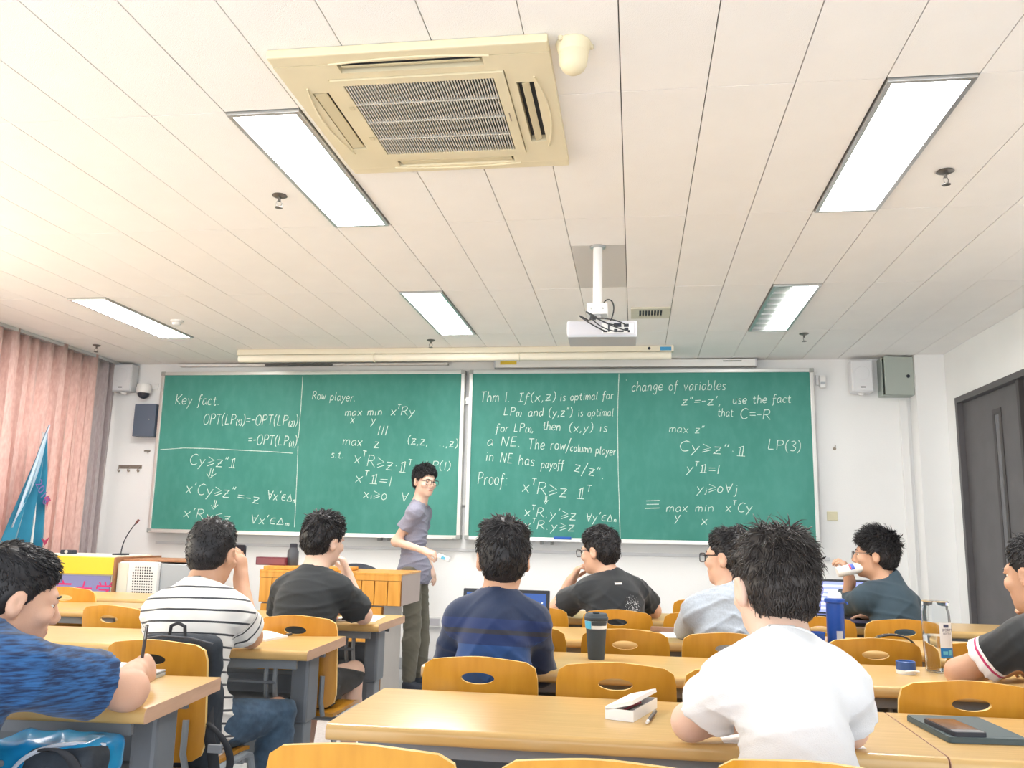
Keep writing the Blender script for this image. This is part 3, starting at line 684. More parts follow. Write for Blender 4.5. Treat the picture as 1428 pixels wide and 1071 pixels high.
MB().tube([(-.03, -.02, 0), (.03, -.02, 0)], .006, 8).tube([(.01, -.02, 0), (.01, 0, 0)], .006, 8).tube([(.01, -.02, 0), (.01, -.02, -.02)], .005, 8).build('hook', m_rack, e, True)
e = empty('wall_hook', (1.70, YW-.001, 1.975), 0, 'small single metal hook on the wall right of the chalkboards', 'hook', 'single hooks on the front wall')
MB().tube([(0, 0, 0), (0, -.02, 0), (0, -.03, .02)], .005, 8).build('hook', m_rack, e, True); MB().lathe([(.012, -.006), (.014, 0)], (0, 0, -.005), 12, 'y').build('rosette', m_rack, e)
e = empty('motion_sensor', (1.615, YW-.001, 2.49), 0, 'small white motion sensor beside the corner of the right chalkboard', 'sensor')
MB().box(-.028, .028, -.06, -.02, 0, .11, .014).build('body', m_white, e); MB().box(-.02, .02, -.064, -.058, .03, .05, .002).build('lens', m_projg, e); MB().box(-.05, -.01, -.02, 0, .03, .12, .003).build('bracket', m_white, e)
e = empty('metal_cabinet', (2.205, YW-.001, 2.41), 0, 'pale green metal electrical cabinet, its door ajar, in the top right corner', 'cabinet')
m_cab = mat('cabinet_green_grey', (.42, .47, .43), .5)
mb = MB().box(-.125, .125, -.012, 0, 0, .325).box(-.125, -.118, -.13, -.012, 0, .325).box(.118, .125, -.13, -.012, 0, .325).box(-.118, .118, -.13, -.012, 0, .007).box(-.118, .118, -.13, -.012, .318, .325)
mb.build('case', m_cab, e)
dr = MB().box(-.25, 0, -.012, 0, -.0, .325, .003).xf(Matrix.Translation((.125, -.133, 0)) @ Matrix.Rotation(math.radians(12), 4, 'Z')).build('door', m_cab, e)
MB().lathe([(.013, -.02), (.015, -.012)], (-.05, 0, .16), 16, 'y').xf(Matrix.Translation((.125, -.133, 0)) @ Matrix.Rotation(math.radians(12), 4, 'Z')).build('lock', m_dark, dr)
e = empty('light_switch', (1.655, YW-.001, 1.36), 0, 'yellowed light switch plate on the wall right of the chalkboards', 'switch')
MB().box(-.043, .043, -.01, 0, 0, .075, .003).build('plate', mat('switch_cream', (.72, .68, .48), .5), e); MB().box(-.02, .02, -.014, -.0101, .02, .055, .002).build('rocker', mat('switch_cream', (.7, .66, .5)), e)
for x, z, lab in ((1.0-.2, 1.10, 'white socket box on the wall behind the man in grey hoodie'), (-1.83+.09, .37, 'white socket box low on the wall behind the lecturer')):
    e = empty('wall_socket', (x, YW-.001, z), 0, lab, 'socket', 'socket boxes on the front wall')
    MB().box(-.06, .06, -.04, 0, 0, .09, .006).build('box', m_white, e); MB().box(-.045, .045, -.044, -.0401, .015, .075, .002).build('cover', m_proj, e)
tag(MB().box(.83, .85, YW-.025, YW-.001, .1, 1.099, .003).build('cable_conduit', m_spk), 'thin vertical cable conduit under the socket on the front wall', 'conduit')
# curtains
def curtain_mat(name, c1, c2, tr):
    return mat(name, c1, .85, col2=c2, vscale=55, stretch=(1, 1, .35), translucent=tr, detail=6, sheen=.3)
def curtain(name, x, y0, y1, z0, z1, amp, pitch, m, lab, seed, lean=0):
    R = random.Random(seed); mb = MB(); n = int((y1-y0)/.018); nz = 14; ph = [R.uniform(-.5, .5) for _ in range(60)]
    v = []
    for k in range(nz+1):
        t = k/nz; z = z0+(z1-z0)*t
        for i in range(n+1):
            u = y0+(y1-y0)*i/n; q = (u-y0)/pitch; a = q*2*PI+ph[int(q) % 60]*math.sin(q*PI)*.8
            am = amp*(.75+.35*math.sin(q*1.7+seed)+.15*(1-t))
            v.append((x+am*math.sin(a)+.3*am*math.sin(2.3*a+1+t), u+.012*math.sin(3*a+2*t)+lean*(1-t), z))
    f = [(k*(n+1)+i, k*(n+1)+i+1, (k+1)*(n+1)+i+1, (k+1)*(n+1)+i) for k in range(nz) for i in range(n)]
    mb.add(v, f); o = mb.build(name, m, None, True); tag(o, lab, 'curtain')
    md = o.modifiers.new('thick', 'SOLIDIFY'); md.thickness = .003
    return o
mc = curtain_mat('curtain_pink', (.66, .46, .42), (.78, .60, .55), .36)
curtain('curtain', -4.98, 4.6, 7.18, .12, H-.002, .05, .145, mc, 'pink pleated curtain lit by the window, along the left wall', 3)
curtain('curtain', -5.0, 7.19, 7.54, .12, H-.002, .035, .12, curtain_mat('curtain_shade', (.46, .39, .40), (.55, .48, .49), .15), 'greyish pink curtain end in the left corner', 5)  # corner shade put into a greyer copy of the curtain cloth
tag(MB().box(-5.06, -4.93, 4.5, 7.585, H-.03, H-.003).build('curtain_rail', m_alu), 'metal curtain rail under the ceiling at left', 'rail')
# furled blue banner
m_ban = mat('banner_blue', (.006, .13, .23), .8, col2=(.013, .19, .31), vscale=3, sheen=.3)
m_pale = mat('banner_pale', (.36, .47, .58), .7); m_redp = mat('print_red', (.45, .05, .12), .6); m_bprint = mat('print_violet', (.16, .10, .30), .6)
e = empty('flag', (-4.80, 6.33, 0), 0, 'furled blue flag with pale border hanging on a pole against the pink curtain', 'flag')
MB().tube([(0, .03, .02), (0, .02, 1.93)], .012, 8).build('pole', m_white, e, True)
v = []; nn = 22; mm = 20
for k in range(nn+1):
    t = k/nn; z = 1.98-1.15*t; wd = .02+.46*t**.9
    for i in range(mm+1):
        s = i/mm; y = (-.03+.06*(1-t))+.03*t-.0-wd*s+.10*t; v.append((.02+.035*math.sin(s*15+t*2)*min(1, t*3)+.02*s, y, z+.10*s*t*t))
fb = MB().add(v, [(k*(mm+1)+i, k*(mm+1)+i+1, (k+1)*(mm+1)+i+1, (k+1)*(mm+1)+i) for k in range(nn) for i in range(mm)]).build('cloth', m_ban, e, True)
fb.modifiers.new('t', 'SOLIDIFY').thickness = .003
v = []
for k in range(nn-4):
    t = k/nn; z = 1.99-1.15*t; wd = .025+.46*t**.9
    for i in range(5):
        s = i/4; ww = .075*math.sin(PI*min(1, t*1.35))+.008; y = .03*(1-t)-.03+.03*t+.10*t-wd+ww*s; v.append((.075+.01*math.sin(s*6), y, z+.10*(1-s*ww/wd)*t*t))
MB().add(v, [(k*5+i, k*5+i+1, (k+1)*5+i+1, (k+1)*5+i) for k in range(nn-5) for i in range(4)]).build('border', m_pale, e, True).modifiers.new('t', 'SOLIDIFY').thickness = .002
flat_text('date_print', '2018', .11, (.085, -.055, 1.42), (PI/2, math.radians(52), PI/2), m_bprint, e)
MB().prism([(0, 0), (.05, .02), (.09, -.02), (.06, -.03), (.05, -.10), (.03, -.02)], .0, .002, 'yz').xf(Matrix.Translation((.082, .0, 1.40))).build('print', m_redp, e)
MB().prism([(0, 0), (.05, -.02), (.10, .01), (.07, -.04), (.05, -.06)], .0, .002, 'yz').xf(Matrix.Translation((.085, .02, 1.08))).build('print', m_redp, e)

# ---------------------------------------------------------------- furniture
def wood_mat(name, c1, c2, rough, scale, stretch, coat=.0, ring=.0):
    M = mat(name, c1, rough, col2=c2, vscale=scale, stretch=stretch, detail=6)
    b = M.node_tree.nodes['Principled BSDF']; b.inputs['Coat Weight'].default_value = coat; b.inputs['Coat Roughness'].default_value = .15
    return M
m_top = wood_mat('desk_laminate', (.54, .345, .125), (.62, .405, .16), .32, 16, (.25, 6, 1), .25)
m_edge = wood_mat('desk_side_edge', (.52, .33, .22), (.60, .39, .27), .5, 18, (3, .4, 3))
m_ply = wood_mat('chair_veneer', (.50, .215, .015), (.62, .295, .03), .32, 7, (3, 3, .45), .3)
m_plyedge = mat('chair_ply_edge', (.80, .55, .20), .45)
m_fgrey = mat('desk_frame_grey', (.16, .18, .21), .45, .1, var=.06, vscale=9)
m_fgrey2 = mat('desk_panel_grey', (.22, .245, .275), .5, .1, var=.05, vscale=5)
m_cgrey = mat('chair_frame_grey', (.27, .30, .33), .4, .2)
DH = .76
def make_desk(L=1.345, D=.475):
    e = empty('desk')
    hl, hd = L/2, D/2
    n = 5; prof = [(hd, -.036), (hd, 0)]; r = .016
    prof = [(hd, DH-.036), (hd, DH-.003), (hd-.003, DH)]+[(-hd+r-r*math.sin(a), DH-r+r*math.cos(a)) for a in [i*PI/2/n for i in range(n+1)]]+[(-hd+r*.6-r*.6*math.cos(a), DH-.036+r*.6-r*.6*math.sin(a)) for a in [i*PI/2/n for i in range(n+1)]]
    MB().prism(prof, -hl+.0015, hl-.0015, 'yz').build('desktop', m_top, e, True)
    for s in (-1, 1): MB().prism([(a*.995, b) for a, b in prof], s*(hl-.0014), s*(hl-.0002), 'yz').build('edge_band', m_edge, e)
    MB().box(-hl+.06, hl-.06, -hd+.06, -hd+.075, DH-.075, DH-.037).box(-hl+.06, hl-.06, hd-.09, hd-.075, DH-.075, DH-.037).build('apron', m_fgrey2, e)
    for s in (-1, 1):
        x = s*(hl-.10)
        MB().box(x-.035, x+.035, -.02, .11, .46, DH-.0365, .012).build('column_housing', m_fgrey, e)
        MB().box(x-.022, x+.022, .0, .09, .04, .459, .006).build('leg', m_fgrey2, e)
        MB().box(x-.03, x+.03, -.20, .22, 0, .045, .01).build('foot', m_fgrey, e)
        for q in (.055, .09):
            xx = x-s*q
            MB().tube([(xx, -.13, DH-.04), (xx, -.135, DH-.12), (xx, -.12, DH-.18), (xx, -.07, DH-.215), (xx, .05, DH-.22)], .009, 7).build('tray_arm', m_cgrey, e, True)
    MB().box(-hl+.15, hl-.15, -.12, .16, DH-.232, DH-.222, .002).box(-hl+.15, hl-.15, .155, .16, DH-.222, DH-.15).build('book_tray', m_fgrey, e)
    MB().tube([(-hl+.15, -.135, DH-.13), (hl-.15, -.135, DH-.13)], .008, 7).build('tray_rail', m_fgrey, e, True)
    MB().box(-hl+.125, hl-.125, .165, .175, .26, DH-.135, .002).build('modesty_panel', m_fgrey2, e)
    return e
def backrest_mesh():
    W, Z0, Z1, T = .345, .47, .838, .013
    M, hx, hz, hr = 48, .0, .782, None
    def outline(a):
        c, s = math.cos(a), math.sin(a); w = W/2; h = (Z1-Z0)/2
        p = 9.0; r = (abs(c/w)**p+abs(s/h)**p)**(-1/p); x, z = c*r, s*r
        zz = (Z0+Z1)/2+z
        if z > 0: zz += (.006*math.cos(2*PI*x/W*1.1)-.001)*min(1, z/h)
        return x, zz
    def hole(a): return .049*math.cos(a)*(1), hz+.0165*math.sin(a)
    R = 5; v = []; f = []
    for side in (0, 1):
        for k in range(R+1):
            t = k/R
            for j in range(M):
                a = 2*PI*j/M; # blend angle so the rings stay even
                ox, oz = outline(a); ix, iz = hole(a)
                x = ix*(1-t)+ox*t; z = iz*(1-t)+oz*t
                y = .034*((x/(W/2))**2)-.10*(z-.62)+(.10*(z-.62))*0
                v.append((x, y+(T if side else 0), z))
    o = (R+1)*M
    for k in range(R):
        for j in range(M):
            a, b = k*M+j, k*M+(j+1) % M
            f.append((a, a+M, b+M, b)); f.append((o+a, o+b, o+b+M, o+a+M))
    ed = []
    for k in (0, R):
        for j in range(M):
            a, b = k*M+j, k*M+(j+1) % M; ed.append((a, b, o+b, o+a) if k == 0 else (a, o+a, o+b, b))
    return v, f, ed
def make_chair():
    e = empty('classroom_chair')
    v, f, ed = backrest_mesh(); mb = MB().add(v, f+ed); o = mb.build('backrest', m_ply, e, True)
    o.data.materials.append(m_plyedge)
    for i in range(len(f), len(f)+len(ed)): o.data.polygons[i].material_index = 1
    s = MB(); nx, ny = 8, 8; vv = []
    for z in (0, -.013):
        for j in range(ny+1):
            for i in range(nx+1):
                x = -.163+.326*i/nx; y = .045+.37*j/ny
                vv.append((x*(1-.12*max(0, (j/ny-.7))), y, .448-.016*math.cos(PI*x/.35)*math.sin(PI*min(1, j/ny*1.1))-.02*max(0, j/ny-.8)*5*.6+z))
    k = (nx+1)*(ny+1); ff = []
    for j in range(ny):
        for i in range(nx):
            a = j*(nx+1)+i; ff += [(a, a+1, a+nx+2, a+nx+1), (k+a, k+a+nx+1, k+a+nx+2, k+a+1)]
    for i in range(nx): ff += [(i, k+i, k+i+1, i+1), (ny*(nx+1)+i, ny*(nx+1)+i+1, k+ny*(nx+1)+i+1, k+ny*(nx+1)+i)]
    for j in range(ny): a = j*(nx+1); b = a+nx; ff += [(a, a+nx+1, k+a+nx+1, k+a), (b, k+b, k+b+nx+1, b+nx+1)]
    s.add(vv, ff).build('seat', m_ply, e, True)
    for q in (-1, 1):
        x = q*.176
        P = [(x, .02, .02), (x, .035, .36), (x, .06, .41), (x, .10, .425), (x, .34, .425), (x, .385, .41), (x, .405, .36), (x, .42, .02)]
        MB().tube(P, .0125, 8).tube([(x, .03, .22), (x, .41, .22)], .009, 8).build('side_frame', m_cgrey, e, True)
        MB().tube([(q*.12, .04, .44), (q*.12, .012, .50), (q*.12, .014-.10*(.60-.62), .60)], .0105, 8).build('back_support', m_cgrey, e, True)
    MB().tube([(-.176, .10, .418), (.176, .10, .418)], .010, 8).tube([(-.176, .33, .405), (.176, .33, .405)], .010, 8).build('crossbar', m_cgrey, e, True)
    for q in (-1, 1):
        for yy in (.02, .42): MB().lathe([(.017, 0), (.017, .022)], (q*.176, yy, 0), 10).build('foot_cap', m_dark, e)
    return e
desk0 = make_desk(); chair0 = make_chair()
bpy.context.view_layer.update()
TREE = {desk0.name: kids(desk0), chair0.name: kids(chair0)}
for o in TREE[desk0.name]+TREE[chair0.name]: TREE[o.name] = []
used = set()
def place(proto, x, y, rz, label, group, cat, sx=1.0, sy=1.0):
    if proto.name in used: o = copy_tree(proto, None, TREE)
    else: o = proto; used.add(proto.name)
    o.location = (x, y, 0); o.rotation_euler = (0, 0, rz); o.scale = (sx, sy, 1)
    tag(o, label, cat, group); return o
GD = 'yellow topped classroom desks in rows'
DESKS = [(-.030, 2.215, 'empty-ended long desk in the foreground centre, holding the white pencil box'), (1.318, 2.215, 'foreground desk at bottom right holding the tablet and phone'),
 (-.030, 3.11, 'second-row centre desk with the dark travel cup on it'), (1.318, 3.11, 'second-row right desk with the clear bottle and blue lid on it'),
 (-.030, 4.00, 'third-row centre desk with papers lying on it'), (1.318, 4.00, 'third-row right desk with the blue thermos bottle'),
 (-.030, 4.93, 'fourth-row centre desk in front of the man in black glasses shirt'), (1.318, 4.93, 'fourth-row right desk carrying the open laptop'),
 (-1.865, 2.20, 'left foreground desk where the man in blue writes'), (-1.86, 3.30, 'left second desk with an open notebook and pen, by the striped shirt man'), (-3.215, 3.30, 'far left desk of the second left row, behind the writing man'),
 (-1.87, 4.27, 'left third desk where the man in plain black shirt rests his elbow'), (-3.30, 4.42, 'far left desk of the third left row'), (-3.45, 5.12, 'whitish looking far left desk just before the yellow console')]
for i, (x, y, lab) in enumerate(DESKS):
    place(desk0, x, y, math.radians({8: 5, 9: 2}.get(i, 0)), lab, GD, 'desk', 1.0 if i < 8 else (1.0), 1.0)
GC = 'orange plywood classroom chairs'
CH = [(-.468, 1.49, 0, 'nearest orange chair at the bottom edge, left one of three'), (-.057, 1.48, 0, 'orange chair at the bottom edge, middle one of three'), (.300, 1.545, -10, 'orange chair at the bottom edge directly behind the white T-shirt'),
 (-.453, 2.56, 0, 'orange chair with oval slot occupied by the man in navy shirt'), (-.055, 2.56, 0, 'empty orange chair just behind the pencil box'), (.31, 2.57, 0, 'orange chair hidden behind the man in white T-shirt'), (.872, 2.50, 0, 'empty orange chair behind the tablet, with an oval slot'), (1.275, 2.52, 0, 'orange chair under the man in black polo shirt'),
 (-.038, 3.46, 0, 'empty orange chair just behind the dark travel cup'), (.352, 3.46, 0, 'orange chair occupied by the man in grey hoodie'), (.885, 3.46, 0, 'empty orange chair with the black headband hanging over it'), (1.275, 3.46, 0, 'orange chair beyond the clear bottle'), (-.44, 3.46, 0, 'orange chair in front of the navy shirt man, mostly hidden'),
 (-.085, 4.33, 0, 'orange chair occupied by the man in printed black T-shirt'), (-.50, 4.36, 0, 'shaded brown chair left of the man in printed black T-shirt'), (.865, 4.33, 0, 'empty orange chair right behind the blue thermos'), (1.245, 4.33, 0, 'brownish chair occupied by the man drinking from a bottle'), (.31, 4.36, 0, 'orange chair hidden behind the hooded man'),
 (.395, 5.27, 0, 'far orange chair of the fifth row, left of the grey hoodie'),
 (-1.515, 2.63, 0, 'orange chair with the black backpack hung on it'), (-1.40, 3.52, 0, 'orange chair occupied by the man in plain black T-shirt'), (-2.33, 3.66, -8, 'angled orange chair with oval slot left of the striped shirt'), (-2.90, 3.62, 0, 'orange chair just beyond the writing man face'),
 (-3.22, 4.60, 0, 'far left orange chair beside the yellow console'), (-1.53, 1.24, 0, 'orange chair under the writing man in blue, at the left edge'),
 (-4.50, 6.92, 0, 'brown chair at far left under the blue flag')]
for x, y, a, lab in CH:
    o = place(chair0, x, y, math.radians(a), lab, GC, 'chair', 1, 1)
    
# lectern: wooden slatted podium
m_slatw = wood_mat('podium_slat', (.60, .26, .03), (.74, .36, .06), .4, 6, (5, 5, .5), .2)
m_slatd = mat('podium_groove', (.25, .09, .01), .6)
m_mauve = mat('podium_side', (.42, .34, .31), .5, var=.04, vscale=4)
e = empty('lectern', (-2.05, 5.70, 0), 0, 'orange slatted wooden lectern with a mauve side, left of the lecturer', 'lectern')
hx = .50
MB().box(-hx, hx, .02, .52, .70, .90).build('upper_box', m_mauve, e)
MB().box(-hx+.01, hx-.12, .03, .48, 0, .699).build('lower_cabinet', mat('podium_lower', (.50, .46, .43), .5, var=.04, vscale=4), e)
MB().box(-hx-.002, hx+.002, -.012, .525, .90, .915, .003).box(-hx, hx, -.010, .0, .865, .9).build('top_rail', m_slatw, e)
MB().box(-hx, -hx+.6, .04, .30, .9155, .94, .006).build('reading_board', m_slatw, e)
MB().box(-hx, hx, .004, .0195, .70, .865).box(-hx+.012, hx-.122, .010, .029, .05, .69).build('groove_backing', m_slatd, e)
n = 11
for i in range(n):
    a = -hx+2*hx*i/n; MB().box(a+.003, a+2*hx/n-.003, -.010, .0035, .702, .862, .002).build('slat', m_slatw, e)
n = 10; w_ = 2*hx-.14
for i in range(n):
    a = -hx+.014+w_*i/n; MB().box(a+.003, a+w_/n-.003, -.004, .0095, .03, .69, .002).build('slat', m_slatw, e)
e = empty('display_box', (-2.55, 5.86, .9405), 0, 'dark red flat box lying on the lectern', 'box')
MB().box(-.10, .12, -.03, .03, 0, .055, .003).build('case', mat('dark_red', (.16, .03, .05), .5), e); MB().box(-.09, .11, -.032, -.0301, .008, .047).build('label', mat('dark_red_face', (.22, .06, .08), .4), e)
e = empty('water_bottle', (-2.405, 5.90, .9405), 0, 'dark grey water bottle standing on the lectern', 'bottle')
MB().lathe([(.036, 0), (.04, .01), (.04, .095), (.028, .12), (.028, .125)], n=20).build('body', mat('bottle_dark', (.07, .08, .10), .4), e, True); MB().lathe([(.027, .125), (.027, .15), (.02, .153)], n=20).build('cap', m_dark, e, True)
# black office chair behind the lectern
e = empty('office_chair', (-2.15, 6.55, 0), 0, 'black office chair back showing above the lectern', 'chair')
v = []
for k in range(9):
    for i in range(13):
        x = -.24+.48*i/12; z = .50+.44*k/8; zt = z-(.10*(abs(x)/.24)**2.4)*(k/8)
        v.append((x, .05*(x/.24)**2-.02*math.sin(PI*k/8), zt))
MB().add(v, [(k*13+i, k*13+i+1, k*13+i+14, k*13+i+13) for k in range(8) for i in range(12)]).build('backrest', m_dark, e, True).modifiers.new('t', 'SOLIDIFY').thickness = .03
MB().box(-.23, .23, .03, .48, .42, .48, .025).build('seat', m_dark, e); MB().tube([(0, .25, .06), (0, .25, .42)], .03, 12).build('gas_lift', m_steel, e)
MB().tube([(0, .06, .44), (0, .05, .6)], .02, 8).build('back_arm', m_dark, e)
for i in range(5):
    a = 2*PI*i/5; MB().tube([(0, .25, .09), (.25*math.cos(a), .25+.25*math.sin(a), .07)], .018, 8).build('leg', m_dark, e); MB().lathe([(.028, -.012), (.028, .012)], (.25*math.cos(a), .25+.25*math.sin(a), .028), 12, 'x').build('caster', m_dark, e)
# teaching console with the yellow top and lilac name panel
m_yel = mat('console_yellow', (.88, .62, .03), .4); m_lil = mat('console_lilac', (.26, .27, .55), .5); m_cream3 = mat('console_cream', (.74, .72, .62), .5)
m_pink = mat('lettering_pink', (.75, .03, .20), .5); m_cwood = wood_mat('console_wood', (.30, .13, .06), (.42, .2, .1), .5, 8, (4, 1, 1))
e = empty('teaching_console', (-3.99, 5.75, 0), 0, 'white teaching console with yellow top band and lilac front panel, far left', 'console')
MB().box(-.40, .31, .0, .6, .845, .965, .004).build('top_band', m_yel, e)
MB().box(-.37, .29, .03, .57, .0, .844).build('body', m_cream3, e)
MB().box(-.36, .28, .024, .0295, .42, .835).build('name_panel', m_lil, e)
MB().box(.3105, .325, .0, .6, .0, .968, .002).build('side_panel', m_cwood, e)
MB().box(-.395, .31, .03, .5, .966, .975).build('worktop', m_cream3, e)
for i, ch in enumerate('北京大学'):
    flat_text('name_character', ch, .155, (-.265+.165*i, .0225, .665), (PI/2, 0, 0), m_pink, e, shear=.15)
e2 = empty('console_speaker', (-3.49, 5.78, 0), 0, 'white cabinet with a perforated speaker grid, next to the yellow console', 'speaker cabinet')
MB().box(-.17, .135, .0, .45, .0, .94, .02).build('body', m_white, e2)
MB().box(.1355, .36, .03, .5, .0, .93, .01).build('side_wing', m_projg, e2)
MB().box(-.17, .35, .05, .5, .931+.01, .955, .004).build('top_board', m_cwood, e2)
MB().box(-.1705, -.09, -.004, -.0005, .1, .93, .001).build('side_strip', m_cream3, e2)
hd = MB()
for i in range(9):
    for j in range(18):
        x = -.045+.018*i+.004*(j-9)*.2; z = .90-.019*j
        if (i in (0, 8) and j < 2): continue
        hd.add([(x+.006*math.cos(a), -.0015, z+.006*math.sin(a)) for a in [q*PI/3 for q in range(6)]], [(0, 1, 2, 3, 4, 5)])
tag(hd.build('speaker_holes', m_dark, e2), kind='stuff')
e = empty('gooseneck_microphone', (-3.79, 6.0, .9755), 0, 'thin black gooseneck microphone rising from the white console', 'microphone')
MB().tube(bez([(0, 0, .01), (0, 0, .10), (.05, 0, .18), (.10, 0, .24)]), .004, 6).build('neck', m_dark, e, True)
MB().tube([(.095, 0, .233), (.118, 0, .262)], [.008, .009], 10).build('head', mat('mic_red', (.15, .05, .05), .5), e, True); MB().box(-.04, .04, -.05, .05, 0, .012, .004).build('base', m_dark, e)
e = empty('webcam', (-4.18, 5.95, .9755), 0, 'small dark device lying on the yellow console', 'device')
MB().box(-.05, .05, -.03, .03, 0, .03, .008).build('body', m_dark, e); MB().lathe([(.012, -.034), (.014, -.03)], (0, 0, .016), 14, 'y').build('lens', m_steel, e)

# ---------------------------------------------------------------- people
def unit(v): v = np.array(v, float); return v/(np.linalg.norm(v)+1e-12)
def rotm(yaw, pitch=0, roll=0):
    return np.array(Matrix.Rotation(math.radians(yaw), 3, 'Z') @ Matrix.Rotation(math.radians(pitch), 3, 'X') @ Matrix.Rotation(math.radians(roll), 3, 'Y'))
def skin(name, c):
    M = mat(name, c, .5, var=.035, vscale=14, bump=.08, bscale=300); b = M.node_tree.nodes['Principled BSDF']
    b.inputs['Subsurface Weight'].default_value = .12; b.inputs['Subsurface Radius'].default_value = (.02, .008, .004); b.inputs['Subsurface Scale'].default_value = .6
    return M
sk1 = skin('skin_light', (.66, .40, .285)); sk2 = skin('skin_tan', (.56, .325, .215)); sk3 = skin('skin_pale', (.72, .49, .385))
def hair_mat(name, c, c2):
    M = mat(name, c, .42, col2=c2, vscale=40, spec=.35); return M
m_hair = hair_mat('hair_black', (.010, .010, .012), (.028, .027, .030)); m_hairb = hair_mat('hair_brown_black', (.022, .018, .017), (.055, .048, .045))
m_eye = mat('eye_white', (.75, .73, .70), .25); m_iris = mat('eye_dark', (.015, .01, .008), .2); m_lip = mat('lips', (.50, .20, .17), .45)
m_gl = mat('glasses_black', (.02, .02, .022), .3); m_glm = mat('glasses_metal', (.18, .18, .19), .3, .8); m_lens = mat('lens', (.97, .98, .98), .02, trans=1.0, ior=1.05)
def cloth(name, c, rough=.85, **k): return mat(name, c, rough, sheen=.08, bump=.25, bscale=420, **k)

def head_sdf(F, c, R, ear=1.0):
    P = lambda *p: np.array(c)+R @ np.array(p)
    F.ell(P(0, -.015, .030), (.074, .092, .084), R, .02)
    F.ell(P(0, .022, -.028), (.061, .066, .076), R, .03)
    F.ell(P(0, .030, -.070), (.047, .052, .034), R, .03)
    F.ell(P(0, .067, -.094), (.021, .016, .015), R, .028)
    F.ell(P(0, .074, .024), (.047, .014, .012), R, .018)
    for s in (-1, 1):
        F.ell(P(s*.031, .094, .003), (.016, .011, .010), R, .010, '-'); F.ell(P(s*.031, .0815, .0125), (.016, .0085, .0055), R, .006); F.ell(P(s*.031, .080, -.0075), (.015, .008, .0045), R, .006)
        F.ell(P(s*.043, .066, -.026), (.020, .018, .016), R, .02)
    F.cone(P(0, .086, .006), P(0, .104, -.024), .0075, .0105, .010)
    F.ell(P(0, .096, -.034), (.017, .012, .008), R, .008)
    F.ell(P(0, .087, -.056), (.024, .009, .0055), R, .006)
    F.ell(P(0, .086, -.067), (.020, .009, .0055), R, .006)
    F.ell(P(0, .097, -.0615), (.024, .008, .0015), R, .003, '-')
    for s in (-1, 1):
        Re = R @ rotm(s*-22, -12, 0)
        F.ell(P(s*.082, -.010, -.006), np.array((.0095, .020, .032))*ear, Re, .006)
        F.ell(P(s*.076, -.006, -.030), np.array((.007, .011, .012))*ear, Re, .008)
        F.ell(P(s*.0925, -.004, -.002), (.007, .011, .018), Re, .006, '-')
def hand_sdf(F, w, d, n, side, curl=(.5, .6, .7, .8), spread=.06, thumb=(.6, .5, .4), sc=.94):
    d = unit(d); n = np.array(n, float); n = unit(n-d*(n@d)); s = np.cross(d, n)*side   # s points to the thumb
    R = np.stack([s, d, n], 1); W = np.array(w, float)
    F.ell(W+d*.046*sc, (.039*sc, .052*sc, .0165), R, .02)
    F.ell(W+d*.070*sc, (.040*sc, .030*sc, .0145), R, .015)
    F.cone(W-d*.02, W+d*.02*sc, .0235, .022, .02)
    F.ell(W+d*.030*sc+s*.022+n*.006, (.018, .028, .016), R, .015)
    for i, (o, L) in enumerate(((.029, .072), (.0095, .080), (-.010, .074), (-.028, .058))):
        p = W+d*(.088-.004*abs(i-1.2))*sc+s*o*sc; an = 0; r = .0088-.0006*(i == 3)
        sd = unit(d+s*(1.5-i)*spread); c0 = curl[i] if hasattr(curl, '__len__') else curl
        F.cone(W+d*.06*sc+s*o*sc*.8, p, .011, .0095, .008)
        for j, q in enumerate((.46, .30, .24)):
            an += c0*(.8, 1.1, .7)[j]; v = sd*math.cos(an)+n*math.sin(an); e = p+v*L*q*sc
            F.cone(p, e, r-.0007*j, r-.0007*(j+1), .004); p = e
    p = W+d*.028*sc+s*.026*sc+n*.006; v = unit(d*thumb[0]+s*thumb[1]+n*thumb[2])
    for j, L in enumerate((.036, .030, .024)):
        e = p+v*L*sc; F.cone(p, e, .0115-.0012*j, .0103-.0012*j, .006); p = e; v = unit(v+d*.35-s*.25+n*.15)
def frame(S):
    hip, nk = np.array(S['hip'], float), np.array(S['neck'], float); u = unit(nk-hip)
    a = math.radians(S['yaw']); lat = np.array((math.cos(a), math.sin(a), 0)); lat = unit(lat-u*(lat@u)); f = np.cross(u, lat)
    return hip, nk, u, lat, f
def shoulders(S):
    hip, nk, u, lat, f = frame(S); sw = S.get('sw', .155)
    out = []
    for s, k in ((-1, 'L'), (1, 'R')):
        off = np.array(S.get('sh'+k, (0, 0, 0)), float)
        out.append(nk-u*.058+lat*s*sw+f*.01+off)
    return out
def torso_sdf(F, S, o=0.0, k=.05, bulk=1.0):
    hip, nk, u, lat, f = frame(S); L = np.linalg.norm(nk-hip); R = np.stack([lat, f, u], 1); sw = S.get('sw', .155); b = S.get('bulk', 1.0)*bulk
    q = sw/.155
    F.ell(hip+u*.02, ((.158+o)*b, (.112+o)*b, .115+o), R, k)
    F.ell(hip+u*L*.38-f*.022, ((.134+o)*b*q**.5, (.100+o)*b, .15+o), R, .07)
    F.ell(hip+u*L*.70-f*.020, ((.150+o)*b*q, (.105+o)*b, .15+o), R, .06)
    a, c = shoulders(S)
    F.cone(a*.86+(nk-u*.05)*.14, c*.86+(nk-u*.05)*.14, .044+o, .044+o, .045)
    F.cone(a, a*.9+c*.1, .041+o, .045+o, .03); F.cone(c, c*.9+a*.1, .041+o, .045+o, .03)
    for p in (a, c): F.cone(nk+u*.012, p*.72+nk*.28+u*.012, .042+o*.8, .036+o, .045)
